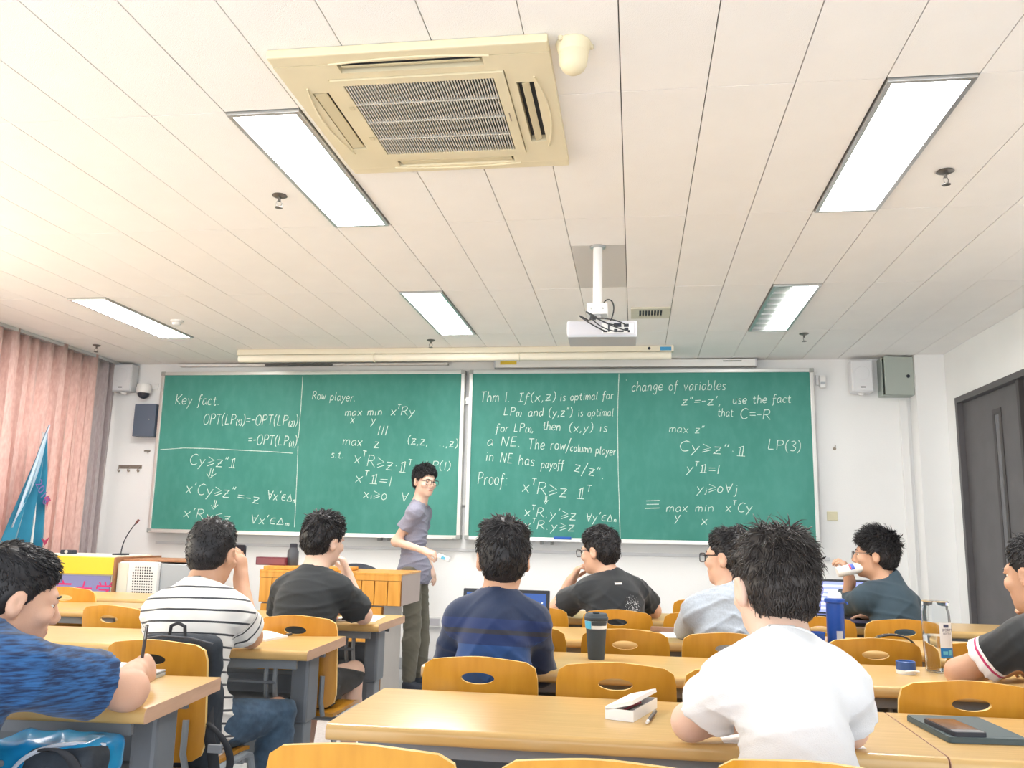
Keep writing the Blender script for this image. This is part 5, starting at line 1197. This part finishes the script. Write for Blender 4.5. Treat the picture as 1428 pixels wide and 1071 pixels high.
PEOPLE = [
 SP(label='man in plain white T-shirt with tousled hair, leaning on the foreground desk, seen from behind', seed=1, hip=(.315, 1.77, .54), neck=(.300, 1.865, .965), yaw=4, sw=.110, bulk=.88, arm=.92, head=(.297, 1.945, 1.094), hrot=(18, -6, 0), h=.0062,
    elbowL=(.118, 1.975, .806), wristL=(.30, 2.09, .797), elbowR=(.455, 2.02, .80), wristR=(.36, 2.22, .797), kneeL=(.21, 2.05, .52), kneeR=(.40, 2.07, .52), ankleL=(.22, 2.0, .085), ankleR=(.41, 2.02, .085),
    skin=sk3, shirt=SP(mat=white_t, sleeve=.55, collar=white_t, flare=.016, o=.012, nr=.066), pants=SP(mat=darkp), hairmat=m_hairb, hair=SP(vol=.006, top=.040, side=.018, n=4600, mess=.38, lift=-.05, w=.0022, sweep=(.5, -.2, 0)), handL=SP(d=(1, .3, 0), curl=.2), face=False),
 SP(label='man in navy shirt with a blue band, behind a laptop on the second-row desk', seed=2, hip=(-.452, 2.78, .54), neck=(-.443, 2.83, .972), yaw=2, sw=.120, bulk=.93, head=(-.434, 2.87, 1.112), hrot=(10, -4, 0), h=.0066,
    elbowL=(-.632, 2.93, .745), wristL=(-.52, 3.07, .80), elbowR=(-.310, 2.93, .745), wristR=(-.36, 3.07, .80), kneeL=(-.54, 3.2, .50), kneeR=(-.35, 3.2, .50), ankleL=(-.55, 3.2, .085), ankleR=(-.33, 3.2, .085),
    skin=sk2, shirt=SP(mat=attr_mat('knit_navy', f_navy), sleeve=1.75, flare=.004, o=.013, collar=cloth('navy_rib', (.01, .03, .10)), nr=.062), pants=SP(mat=darkp), hair=SP(vol=.014, top=.030, side=.014, n=2400, mess=.3, lift=.25, w=.0026), face=False),
 SP(label='man in black and white striped T-shirt holding up a phone at the left second desk', seed=3, hip=(-1.545, 2.89, .54), neck=(-1.555, 2.96, .955), yaw=0, sw=.145, head=(-1.552, 3.04, 1.10), hrot=(-4, -10, 0), h=.0068,
    elbowL=(-1.76, 3.10, .805), wristL=(-1.675, 3.165, 1.0), elbowR=(-1.40, 3.085, .805), wristR=(-1.50, 3.18, 1.0), kneeL=(-1.62, 3.28, .53), kneeR=(-1.315, 3.17, .53), ankleL=(-1.60, 3.22, .085), ankleR=(-1.30, 3.12, .085),
    handL=SP(d=(.25, .1, 1), n=(1, .1, 0), curl=(.5, .5, .5, .5)), handR=SP(d=(-.15, .1, 1), n=(-1, .1, 0), curl=(.5, .5, .5, .5)), skin=sk2, shirt=SP(mat=attr_mat('knit_striped', f_stripe), sleeve=.72, collar=cloth('striped_collar', (.75, .75, .74)), flare=.014, hem=.10), pants=SP(mat=jeans), hair=SP(vol=.002, top=.013, side=.008, n=3000, mess=.4, lift=.35, w=.0020), face=False),
 SP(label='man in plain black T-shirt resting his chin on his hand, front left, seen from behind', seed=4, hip=(-1.46, 3.73, .54), neck=(-1.462, 3.83, .980), yaw=-8, sw=.140, head=(-1.442, 3.90, 1.145), hrot=(-28, -4, 6), h=.0068,
    elbowL=(-1.68, 4.02, .80), wristL=(-1.50, 4.10, .80), elbowR=(-1.272, 4.02, .802), wristR=(-1.375, 4.07, .975), handR=SP(d=(-.35, -.05, 1), n=(-1, -.3, 0), curl=(.7, .7, .8, .9)), kneeL=(-1.55, 4.15, .52), kneeR=(-1.335, 4.12, .53), ankleL=(-1.55, 4.1, .085), ankleR=(-1.32, 4.02, .085),
    skin=sk3, shirt=SP(mat=black_t, sleeve=.72, collar=black_t, flare=.02, hem=.10, o=.015), pants=SP(mat=blackp, len=.92, name='shorts'), hair=SP(vol=.012, top=.034, side=.016, n=2200, mess=.3, lift=.3), face=False),
 SP(label='man in black T-shirt with white back print, in glasses, hand at his chin', seed=5, hip=(-.075, 4.53, .54), neck=(-.125, 4.62, .965), yaw=22, sw=.145, bulk=1.0, head=(-.187, 4.64, 1.112), hrot=(62, -6, 0), h=.0068,
    elbowL=(-.425, 4.745, .80), wristL=(-.345, 4.74, .945), handL=SP(d=(.45, .0, .8), n=(1, 0, -.2), curl=(.5, .55, .6, .7)), elbowR=(.10, 4.84, .80), wristR=(-.05, 4.90, .80), kneeL=(-.2, 4.95, .52), kneeR=(.02, 4.95, .52), ankleL=(-.2, 4.92, .085), ankleR=(.03, 4.92, .085),
    skin=sk1, shirt=SP(mat=attr_mat('cotton_printed', f_print), sleeve=.62, collar=black_t, flare=.02, o=.016), pants=SP(mat=darkp), hair=SP(vol=.012, top=.026, side=.014, n=2200, mess=.25, lift=.2), glasses='black'),
 SP(label='man in light grey hoodie and glasses looking left, partly behind the white T-shirt man', seed=6, hip=(.39, 3.66, .54), neck=(.392, 3.73, .945), yaw=20, sw=.145, head=(.395, 3.77, 1.115), hrot=(58, 0, 0), h=.0068,
    elbowL=(.225, 3.92, .80), wristL=(.32, 4.02, .80), elbowR=(.55, 3.92, .80), wristR=(.44, 4.05, .80), kneeL=(.28, 4.08, .52), kneeR=(.48, 4.08, .52), ankleL=(.28, 4.05, .085), ankleR=(.48, 4.05, .085),
    skin=sk1, shirt=SP(mat=hoodm, name='hoodie', sleeve=1.85, flare=.006, o=.018, hood=True, fold=.012, nr=.072), pants=SP(mat=darkp), hair=SP(vol=.004, top=.022, side=.007, n=2200, mess=.35, lift=.5), glasses='black'),
 SP(label='man in dark slate jacket and glasses drinking from a white bottle, right side', seed=7, hip=(1.285, 4.55, .54), neck=(1.275, 4.66, .960), yaw=38, sw=.135, bulk=.9, head=(1.222, 4.68, 1.125), hrot=(72, 2, 0), h=.0066,
    shL=(-.02, .02, -.01), elbowL=(1.105, 4.80, .865), wristL=(1.112, 4.765, 1.0), handL=SP(d=(-.25, 0, .8), n=(-.8, .3, .1), side=-1, curl=(.9, .9, .9, .9), thumb=(.4, .7, .5)), elbowR=(1.42, 4.84, .80), wristR=(1.28, 4.93, .80), kneeL=(1.16, 4.97, .52), kneeR=(1.38, 4.97, .52), ankleL=(1.16, 4.95, .085), ankleR=(1.38, 4.95, .085),
    skin=sk2, shirt=SP(mat=jack, name='jacket', sleeve=1.45, flare=.014, o=.020, collar_up=True, fold=.012, nr=.06, hem=.08), pants=SP(mat=darkp), hair=SP(vol=.014, top=.044, side=.016, n=2600, mess=.4, lift=.75, sweep=(0, .5, .3)), glasses='metal'),
 SP(label='man in black polo shirt with white and red sleeve trim, cut by the right edge', seed=8, hip=(1.285, 2.74, .54), neck=(1.272, 2.86, .965), yaw=14, sw=.140, head=(1.245, 2.92, 1.105), hrot=(34, -6, 0), h=.0066,
    elbowL=(1.0, 2.935, .802), wristL=(1.17, 3.06, .80), elbowR=(1.44, 3.02, .802), wristR=(1.345, 3.10, .93), handR=SP(d=(-.6, 0, .6), n=(-.3, -.8, 0), curl=(.6, .9, 1, 1.1)), kneeL=(1.18, 3.2, .52), kneeR=(1.38, 3.2, .52), ankleL=(1.18, 3.18, .085), ankleR=(1.38, 3.18, .085),
    skin=sk2, shirt=SP(mat=attr_mat('pique_black', f_polo), name='polo_shirt', sleeve=.62, flare=.016, o=.013, collar_up=True, collar=black_t, nr=.058), pants=SP(mat=darkp), hair=SP(vol=.002, top=.020, side=.004, n=2200, mess=.35, lift=.7)),
 SP(label='man in heather blue sports T-shirt writing at the left foreground desk', seed=9, hip=(-1.50, 1.64, .54), neck=(-1.475, 1.80, .925), yaw=-14, sw=.150, bulk=1.0, arm=1.2, head=(-1.462, 1.90, 1.020), hrot=(-42, -14, 0), h=.0064,
    elbowL=(-1.75, 2.02, .80), wristL=(-1.58, 2.16, .80), shR=(.01, .02, .0), elbowR=(-1.222, 2.015, .805), wristR=(-1.312, 2.185, .812), handR=SP(d=(0, .6, .05), n=(-1, .2, -.3), curl=(1.0, 1.1, 1.1, 1.2), thumb=(.7, .25, .5)), kneeL=(-1.6, 2.08, .52), kneeR=(-1.38, 2.10, .52), ankleL=(-1.6, 2.05, .085), ankleR=(-1.4, 2.05, .085),
    skin=sk1, shirt=SP(mat=attr_mat('jersey_heather_blue', f_heather), sleeve=.68, collar=cloth('jersey_rib', (.02, .10, .30)), flare=.016, o=.018, nr=.066), pants=SP(mat=darkp), hair=SP(vol=.003, top=.022, side=.009, n=3400, mess=.25, lift=.1, w=.0022, sweep=(0, .8, 0))),
 SP(label='lecturer standing before the chalkboard in grey T-shirt, glasses and khaki trousers, holding an eraser', seed=10, hip=(-1.695, 6.60, .90), neck=(-1.680, 6.60, 1.395), yaw=-94, sw=.135, bulk=.84, arm=.9, head=(-1.632, 6.57, 1.585), hrot=(-132, -8, 0), h=.0060, footdir=(1, -.2, 0),
    elbowR=(-1.825, 6.50, 1.115), wristR=(-1.565, 6.36, 1.055), handR=SP(d=(1, -.05, -.25), n=(.1, .3, -1), curl=(.75, .85, .9, .95), thumb=(.9, .2, .5)), elbowL=(-1.72, 6.82, 1.13), wristL=(-1.62, 6.80, .92), kneeL=(-1.655, 6.70, .50), kneeR=(-1.675, 6.53, .50), ankleL=(-1.645, 6.73, .085), ankleR=(-1.68, 6.50, .085),
    skin=sk3, shirt=SP(mat=grey_t, sleeve=.55, collar=grey_t, flare=.014, o=.012, hem=.10, nr=.058), pants=SP(mat=khaki), hair=SP(vol=.013, top=.030, side=.016, n=2600, mess=.3, lift=.25, sweep=(0, .6, 0)), glasses='black'),
]
for S in PEOPLE: person(S)

# ---------------------------------------------------------------- things on the desks and in hands
DT = DH+.0005
m_paper = mat('paper_white', (.86, .86, .85), .8); m_plw = mat('translucent_white', (.86, .87, .88), .3, spec=.5); m_pencil = mat('pencil_dark', (.06, .05, .05), .4)
def sheet(name, x, y, z, w_, l_, rz, lab, grp='papers and notebooks on the desks', t=.0012, m=None, cat='paper'):
    o = MB().box(-w_/2, w_/2, -l_/2, l_/2, 0, t).build(name, m or m_paper); o.location = (x, y, z); o.rotation_euler = (0, 0, math.radians(rz)); return tag(o, lab, cat, grp)
# pencil box
e = empty('pencil_box', (-.008, 2.268, DT), math.radians(-18), 'white plastic pencil box with its lid half open on the foreground desk', 'pencil box')
a, b, h = .036, .098, .026
MB().box(-a, a, -b, b, 0, .002).box(-a, -a+.002, -b, b, .002, h).box(a-.002, a, -b, b, .002, h).box(-a+.002, a-.002, -b, -b+.002, .002, h).box(-a+.002, a-.002, b-.002, b, .002, h).build('tray', m_plw, e)
lid = MB().box(0, 2*a, -b, b, -.001, .0015, .0008).box(0, .002, -b, b, -.010, -.001).box(2*a-.002, 2*a, -b, b, -.008, -.001).box(.002, 2*a-.002, -b, -b+.002, -.008, -.001).xf(Matrix.Translation((-a, 0, h+.002)) @ Matrix.Rotation(math.radians(-16), 4, 'Y')).build('lid', m_plw, e)
for q, (c_, y0) in enumerate((((.5, .06, .12), -.06), ((.1, .1, .12), -.08), ((.45, .45, .47), -.05))):
    tag(MB().tube([(-.012+.014*q, y0, .010+.003*q), (-.004+.012*q, y0+.14, .012)], .0045, 7).build('pencil', mat('pencil_ink_%d' % q, c_, .4), e, True), kind=None)
def pen(x, y, z, rz, lab, m=m_pencil, tilt=0, L=.142, tip=(.8, .8, .8)):
    e = empty('pen', (x, y, z), math.radians(rz), lab, 'pen', 'pens about the classroom'); e.rotation_euler = (math.radians(tilt), 0, math.radians(rz))
    MB().tube([(0, -L/2+.018, .005), (0, L/2, .005)], .0045, 8).build('barrel', m, e, True); MB().tube([(0, -L/2, .005), (0, -L/2+.0179, .005)], [.0032, .0045], 8).build('tip', mat('pen_tip', tip, .4), e, True)
    MB().box(-.0012, .0012, L/2-.04, L/2-.004, .0095, .0115).build('clip', m_steel, e); return e
pen(.039, 2.214, DT, -9.5, 'dark pencil with a pale end beside the white pencil box')
pen(-1.427, 3.44, DT, -10, 'dark pen lying beside the notebook on the left second desk')
pen(-1.318, 2.235, .862, 20, 'black pen held upright in the writing hand of the man in blue', tilt=70)
pen(-1.375, 4.18, DT, -70, 'dark pen on the paper by the plain black T-shirt man')
sheet('paper', .335, 2.105, DT, .30, .19, 3, 'white paper under the folded arms of the white T-shirt man')
sheet('paper', .17, 4.03, DT, .28, .17, 12, 'white paper on the third-row desk, nearer of two beside the grey hoodie')
sheet('paper', .22, 4.10, DT+.0014, .21, .13, -14, 'white paper lying across another one left of the grey hoodie')
sheet('paper', -1.37, 4.27, DT, .21, .29, 6, 'white paper in front of the plain black T-shirt man')
o = sheet('pencil_pouch', .155, 4.165, DT+.003, .16, .05, -8, 'flat brown pouch on the papers of the third-row desk', t=.018, m=mat('pouch_brown', (.26, .15, .10), .7), cat='pouch')
del o['group']
def notebook(x, y, z, w_, l_, rz, lab, n=3, t=.010):
    e = empty('notebook', (x, y, z), math.radians(rz), lab, 'notebook')
    MB().box(-w_/2, w_/2, -l_/2, l_/2, 0, t-.002, .001).build('pages', m_paper, e)
    v = []; N_ = 12
    for i in range(N_+1):
        s = i/N_; x_ = -w_/2+w_*s; v += [(x_, -l_/2, t-.001+.008*math.sin(PI*s)**2), (x_, l_/2, t-.001+.012*math.sin(PI*s)**2)]
    o = MB().add(v, [(2*i, 2*i+2, 2*i+3, 2*i+1) for i in range(N_)]).build('top_page', m_paper, e, True); return e
notebook(-1.515, 3.385, DT, .20, .15, -12, 'white open notebook on the left second desk by the striped shirt man')
# closed laptop under a notebook (left foreground)
m_silver = mat('laptop_silver', (.50, .52, .55), .35, .6); m_lapdark = mat('laptop_dark', (.035, .04, .05), .45)
e = empty('closed_laptop', (-1.535, 2.345, DT), math.radians(5), 'closed silver laptop lying under the notebook of the writing man', 'laptop')
MB().box(-.165, .165, -.115, .115, .0, .012, .004).build('base', m_silver, e); MB().box(-.165, .165, -.115, .115, .0125, .018, .003).build('lid', m_silver, e)
for q in (-.06, -.02, .02): MB().box(.1640, .1662, q, q+.02, .004, .009).build('port', m_dark, e)
notebook(-1.50, 2.36, DT+.0185, .22, .17, 10, 'white spiral notebook lying on the closed silver laptop', t=.008)
# open laptops
def laptop(x, y, rz, ang, lab, W_=.335, D_=.23, Hh=.215, scr='a'):
    e = empty('laptop', (x, y, DT), math.radians(rz), lab, 'laptop', 'open laptops')
    MB().box(-W_/2, W_/2, -D_/2, D_/2, 0, .018, .005).build('base', m_lapdark, e)
    kb = MB().box(-W_*.44, W_*.44, -.02, D_*.42, .0182, .0195).build('keyboard', mat('keys_dark', (.02, .02, .025), .5), e)
    MB().box(-.05, .05, -D_*.44, -.03, .0182, .019).build('touchpad', m_lapdark, e)
    M = Matrix.Translation((0, D_/2-.004, .016)) @ Matrix.Rotation(math.radians(-ang), 4, 'X')
    l = MB().box(-W_/2, W_/2, 0, .008, 0, Hh, .004).xf(M).build('lid', m_lapdark, e)
    MB().box(-W_/2+.014, W_/2-.014, -.001, -.0002, .022, Hh-.014).xf(M).build('screen', mat('screen_%s' % scr, (.02, .05, .16) if scr == 'a' else (.16, .19, .45), .3, emit=1.4), e)
    R = random.Random(5)
    if scr == 'a':
        MB().box(-.135, -.115, -.0016, -.0011, .16, .19).box(.05, .125, -.0016, -.0011, .05, .165).xf(M).build('screen_window', mat('screen_window', (.38, .45, .72), .3, emit=1.2), e)
        for i in range(7): MB().box(.136, .142, -.0016, -.0011, .045+i*.02, .051+i*.02).xf(M).build('screen_icon', mat('screen_icon', (.5, .6, .8), .3, emit=1.0), e)
    else:
        for i in range(6): MB().box(-.14, -.14+R.uniform(.08, .2), -.0016, -.0011, .17-i*.024, .183-i*.024).xf(M).build('screen_window', mat('screen_rows', (.38, .42, .72), .3, emit=1.2), e)
        MB().box(.0, .12, -.0022, -.0017, .05, .14).xf(M).build('screen_panel', mat('screen_panel', (.07, .07, .28), .3, emit=1.0), e)
        MB().box(-.153, .153, -.0022, -.0017, .024, .034).xf(M).build('task_bar', m_lapdark, e)
    return e
laptop(-.487, 3.165, 0, 12, 'open dark laptop with a blue screen in front of the navy shirt man', scr='a')
laptop(1.135, 4.885, 2, 14, 'open black laptop with lilac windows on its screen, by the drinking man', W_=.34, scr='b')
# tablet and phone
e = empty('tablet', (.768, 2.248, DT), math.radians(5), 'dark grey tablet in a folding case on the right foreground desk', 'tablet')
m_case = mat('tablet_case', (.075, .105, .115), .6)
bb = MB().prism(rrect(-.088, .088, -.120, .120, .010), 0, .0105).build('case', m_case, e); MB().box(-.0875, .0875, -.1215, -.100, .0107, .0135, .001).build('fold', m_case, e)
MB().prism(rrect(-.0865, .0865, -.0985, .1185, .008), .0107, .0132).build('cover', m_case, e)
e = empty('smartphone', (.730, 2.200, DT+.0136), math.radians(8), 'smartphone with a brownish glossy screen lying on the grey tablet', 'phone')
MB().prism(rrect(-.037, .037, -.075, .075, .009), 0, .0095).build('case', m_dark, e); MB().prism(rrect(-.033, .033, -.045, .070, .005), .0096, .0103).build('screen', mat('phone_brown', (.13, .055, .03), .12), e)  # brown reflection on the glass painted into the screen colour
MB().prism(rrect(-.033, .033, -.070, -.0455, .004), .0096, .0102).build('lower_screen', mat('phone_greyer', (.22, .23, .25), .3), e)
# travel cup
e = empty('travel_cup', (-.138, 3.195, DT), 0, 'tall dark grey travel cup with a pale blue band on the second-row desk', 'cup')
m_cup = mat('cup_grey', (.045, .06, .075), .6)
MB().lathe([(.001, 0), (.029, 0), (.0295, .004), (.0365, .106)], n=32, cap=False).build('body', m_cup, e, True)
MB().lathe([(.0375, .1065), (.0405, .134)], n=32).build('sleeve_band', mat('cup_band_white', (.82, .84, .85), .4), e, True)
bl_ = MB(); n = 12; bl_.add([((.0390+.0028*k)*math.cos(a), (.0390+.0028*k)*math.sin(a), .107+.0265*k) for k in (0, 1) for a in [math.radians(190+55*i/n) for i in range(n+1)]], [(i, i+1, n+2+i, n+1+i) for i in range(n)]); bl_.build('blue_patch', mat('cup_blue', (.10, .50, .75), .4), e, True)
bl_ = MB(); bl_.add([((.0392+.0028*k)*math.cos(a), (.0392+.0028*k)*math.sin(a), .1185+.0155*k) for k in (0, 1) for a in [math.radians(247+90*i/n) for i in range(n+1)]], [(i, i+1, n+2+i, n+1+i) for i in range(n)]); bl_.build('dark_patch', m_cup, e, True)
MB().lathe([(.041, .1345), (.0435, .138), (.0435, .146), (.041, .149), (.040, .156), (.036, .160), (.001, .161)], n=32, cap=False).build('lid', m_cup, e, True)
MB().box(-.012, .012, -.034, -.012, .1605, .166, .003).build('lid_tab', m_cup, e)
# blue thermos and its cup
m_tb = mat('thermos_blue', (.012, .07, .36), .3)
e = empty('thermos_bottle', (.86, 3.97, DT), 0, 'tall blue thermos bottle with white top on the third-row right desk', 'bottle')
MB().lathe([(.001, 0), (.036, 0), (.037, .004), (.037, .168), (.043, .174), (.043, .186), (.033, .19), (.001, .19)], n=32, cap=False).build('body', m_tb, e, True)
MB().lathe([(.030, .1905), (.030, .205), (.026, .214), (.014, .219), (.001, .22)], n=28, cap=False).build('stopper', m_white, e, True)
lb = MB(); n = 6; lb.add([(.0376*math.cos(a), .0376*math.sin(a), z) for z in (.012, .055) for a in [math.radians(262+42*i/n) for i in range(n+1)]], [(i, i+1, n+2+i, n+1+i) for i in range(n)]); lb.build('label', mat('thermos_label', (.42, .46, .55), .5), e, True)
MB().tube([(.036, -.01, .175), (.048, -.01, .172), (.05, -.012, .165)], .004, 6).build('lug', m_tb, e, True)
e = empty('thermos_cup', (.775, 3.94, DT), 0, 'small blue thermos cup standing left of the blue thermos', 'cup')
MB().lathe([(.001, .0), (.030, 0), (.033, .048), (.030, .048), (.027, .004), (.001, .003)], n=28, cap=False).build('body', m_tb, e, True); MB().lathe([(.0335, .040), (.0345, .043), (.0335, .046)], n=28, cap=False).build('rim', m_tb, e, True)
# blue lid with a white carry loop
e = empty('bottle_lid', (.905, 3.155, DT), math.radians(15), 'round blue bottle lid with white base ring on the second-row right desk', 'lid')
MB().lathe([(.029, .012), (.031, .014), (.031, .040), (.028, .042), (.026, .040), (.026, .014)], n=28, cap=False).build('cap', mat('lid_blue', (.035, .09, .28), .4), e, True); MB().lathe([(.001, 0), (.031, 0), (.032, .003), (.032, .0135), (.001, .0135)], n=28, cap=False).build('base_ring', m_white, e, True)
MB().tube([(-.02, -.028, .010), (.0, -.038, .014), (.03, -.028, .010)], .004, 6).build('loop', m_white, e, True)
# clear bottle
mg = mat('clear_plastic', (.95, .97, .98), .04, trans=1.0, ior=1.18)
e = empty('clear_water_bottle', (1.036, 3.235, DT), 0, 'tall clear plastic water bottle with a white and blue label', 'bottle')
MB().lathe([(.001, .004), (.036, .0), (.043, .006), (.046, .10), (.047, .150), (.044, .20), (.040, .212), (.040, .222), (.0385, .222), (.0385, .212), (.0425, .20), (.0455, .15), (.0445, .10), (.0415, .008), (.034, .003), (.001, .007)], n=36, cap=False).build('body', mg, e, True)
MB().lathe([(.0435, .2225), (.044, .225), (.0435, .235), (.040, .238), (.001, .238)], n=36, cap=False).build('lid', mg, e, True)
MB().lathe([(.001, .008), (.040, .0085), (.0435, .10), (.0445, .122), (.001, .122)], n=36, cap=False).build('water', mat('water', (.97, .98, 1), .02, trans=1.0, ior=1.33), e, True)
def arcpatch(r0, z0, z1, a0, a1, name, m, par, n=10):
    MB().add([(r0*math.cos(a), r0*math.sin(a), z) for z in (z0, z1) for a in [math.radians(a0+(a1-a0)*i/n) for i in range(n+1)]], [(i, i+1, n+2+i, n+1+i) for i in range(n)]).build(name, m, par, True)
arcpatch(.0480, .085, .168, 263, 325, 'label', mat('bottle_label', (.86, .87, .88), .5), e); arcpatch(.0483, .052, .0845, 263, 325, 'label_foot', mat('bottle_label_blue', (.02, .22, .60), .4), e)
arcpatch(.0483, .063, .074, 272, 292, 'label_mark', mat('label_cyan', (.15, .60, .78), .4), e); arcpatch(.0483, .060, .077, 296, 312, 'label_mark', mat('label_cyan', (.15, .6, .78), .4), e)
arcpatch(.0484, .152, .162, 279, 303, 'label_badge', mat('label_navy', (.06, .08, .16), .4), e)
m_ink = mat('label_ink', (.12, .14, .20), .5)
aa = math.radians(292)
for body, zz, sz in (('SPORTS', .140, .012), ('BOTTLE', .129, .0085)):
    t = flat_text('label_text', body, sz, (.0492*math.cos(aa), .0492*math.sin(aa)-.0006, zz), (PI/2, 0, aa+PI/2), m_ink, e)
# studded black strap on the third-row desk
e = empty('studded_strap', (1.045, 3.80, DT), math.radians(-6), 'black arched strap with small studs resting on the third-row right desk', 'strap')
pts = [(-.085*math.cos(PI*i/20), .0, .008+.056*math.sin(PI*i/20)**.8) for i in range(21)]
v = []
for x, y, z in pts: v += [(x, -.022, z), (x, .022, z)]
MB().add(v, [(2*i, 2*i+1, 2*i+3, 2*i+2) for i in range(20)]).build('band', mat('strap_leather', (.03, .028, .03), .5), e, True).modifiers.new('t', 'SOLIDIFY').thickness = .006
for i in range(3, 18, 2): MB().lathe([(.001, .003), (.003, .002), (.0035, 0)], (pts[i][0], -.012 if i % 4 == 3 else .004, pts[i][2]+.0005), 8, cap=False).build('stud', mat('brass', (.55, .42, .2), .3, .9), e, True)
# pale blue box on the far left second desk
e = empty('tissue_box', (-2.70, 3.44, DT), math.radians(4), 'pale blue box with a white top on the far left second desk', 'box')
MB().box(-.06, .06, -.05, .05, 0, .06, .004).build('carton', mat('box_pale_blue', (.38, .55, .62), .5), e); MB().box(-.02, .03, -.01, .01, .0605, .085, .004).build('tissue', m_paper, e)
# eraser in the lecturer's hand
e = empty('hand_eraser', (-1.405, 6.325, 1.008), math.radians(-12), 'white and blue eraser held in the lecturer hand', 'eraser'); e.rotation_euler[1] = math.radians(18)
MB().box(-.05, .055, -.018, .018, -.018, .018, .012).build('body', m_white, e); MB().box(-.012, .02, -.0195, -.0181, -.011, .011, .0004).build('label', mat('eraser_label', (.1, .42, .62), .5), e)
# white drink bottle held to the mouth
e = empty('milk_bottle', (1.030, 4.672, 1.036), 0, 'white plastic drink bottle tipped to the mouth of the man in slate jacket', 'bottle')
e.rotation_euler = (0, math.radians(77), math.radians(0))
MB().lathe([(.001, .0), (.024, 0), (.026, .004), (.027, .05), (.0265, .10), (.023, .125), (.016, .145), (.014, .15), (.014, .165), (.001, .165)], n=28, cap=False).build('body', mat('milk_plastic', (.84, .82, .78), .35), e, True)
MB().lathe([(.0275, .06), (.0278, .061), (.0272, .088), (.0268, .088)], n=28, cap=False).build('label', m_white, e, True)
arcpatch(.0282, .064, .086, 170, 270, 'label_blue', mat('milk_blue', (.03, .08, .45), .4), e); arcpatch(.0284, .060, .069, 200, 262, 'label_red', mat('milk_red', (.55, .06, .08), .4), e)
# phone held by the man in stripes
e = empty('held_phone', (-1.585, 3.225, 1.095), 0, 'black smartphone held up by the man in the striped shirt', 'phone')
MB().prism(rrect(-.075, .075, -.037, .037, .009), -.004, .004, 'xz').build('case', m_dark, e); MB().prism(rrect(-.070, .070, -.033, .033, .006), -.0048, -.0042, 'xz').build('screen', mat('phone_glass', (.03, .04, .06), .08), e)
# backpacks
m_bag = mat('backpack_black', (.022, .030, .042), .75, var=.12, vscale=60, bump=.2, bscale=500); m_web = mat('webbing', (.03, .033, .04), .8); m_buck = mat('buckle_grey', (.25, .27, .30), .5)
def sdfbag(name, c, hs, m, par, rad=.04, seed=1, extra=None, h=.007):
    c = np.array(c, float); hs = np.array(hs); F = SDF(c-hs-.06, c+hs+.06, h); F.rbox(c, hs, rad)
    if extra: extra(F, c)
    R = random.Random(seed); K = [(unit([R.gauss(0, 1) for _ in range(3)])*R.uniform(25, 60), R.uniform(0, 6)) for _ in range(4)]
    F.disp(lambda x, y, z: -sum((1-np.abs(np.sin(x*k[0]+y*k[1]+z*k[2]+p)))**2-.35 for k, p in K)*.003)
    P, Q = F.mesh(); return np_obj(name, P, Q, m, par, None)
e = empty('backpack', (-1.475, 2.735, .48), 0, 'black backpack hung over the back of the striped shirt man chair', 'backpack')
sdfbag('bag_body', (0, 0, .185), (.140, .040, .185), m_bag, e, .038, 3, lambda F, c: (F.rbox(c+np.array((.07, -.005, -.10)), (.075, .05, .13), .03, None, .03)))
MB().tube([(-.04, -.02, .36), (-.036, -.02, .395), (-.012, -.02, .405), (.012, -.02, .395), (.016, -.02, .36)], .006, 8).build('handle', m_web, e, True)
MB().tube([(-.12, -.03, .352), (-.05, -.045, .366), (.05, -.045, .362), (.12, -.03, .345)], .0035, 6).build('zip', mat('zip_grey', (.10, .11, .13), .4), e, True)
MB().tube([(-.11, -.036, .330), (-.03, -.045, .342), (.06, -.045, .336)], .0035, 6).build('zip', mat('zip_grey', (.1, .11, .13), .4), e, True)
def strap(P, wd, name, m, par):
    P = bez(P, 16); v = []
    for p in P: v += [(p.x-wd/2, p.y, p.z), (p.x+wd/2, p.y+.004, p.z)]
    o = MB().add(v, [(2*i, 2*i+1, 2*i+3, 2*i+2) for i in range(len(P)-1)]).build(name, m, par, True); o.modifiers.new('t', 'SOLIDIFY').thickness = .005; return o
strap([(.12, -.03, .18), (.14, -.09, .06), (.17, -.05, .02), (.17, -.06, -.06)], .035, 'shoulder_strap', m_web, e)
strap([(.10, -.04, .12), (.20, -.10, .10), (.24, -.06, .02), (.21, -.05, -.04)], .022, 'shoulder_strap', m_web, e)
MB().box(.155, .20, -.085, -.07, .025, .05, .003).build('buckle', m_buck, e)
e = empty('blue_backpack', (-1.335, 1.93, .615), math.radians(4), 'shiny blue and black backpack on the lap of the writing man', 'backpack')
m_bb = mat('backpack_blue', (.008, .18, .42), .22, col2=(.02, .30, .55), vscale=9); 
sdfbag('bag_body', (0, 0, .048), (.135, .085, .050), m_bb, e, .03, 8)
sdfbag('front_pocket', (.06, -.05, .045), (.085, .05, .045), m_bag, e, .025, 4)
MB().tube(bez([(-.05, -.09, .02), (-.02, -.11, .09), (.05, -.09, .11), (.13, -.02, .085)]), .005, 6).build('piping', mat('piping_grey', (.45, .50, .58), .4), e, True)
strap([(.03, -.10, .09), (.09, -.13, .12), (.13, -.11, .05), (.12, -.08, .0)], .024, 'shoulder_strap', m_web, e)
MB().lathe([(.007, -.002), (.007, 0)], (-.07, -.088, .055), 14, 'y').build('emblem', m_buck, e)
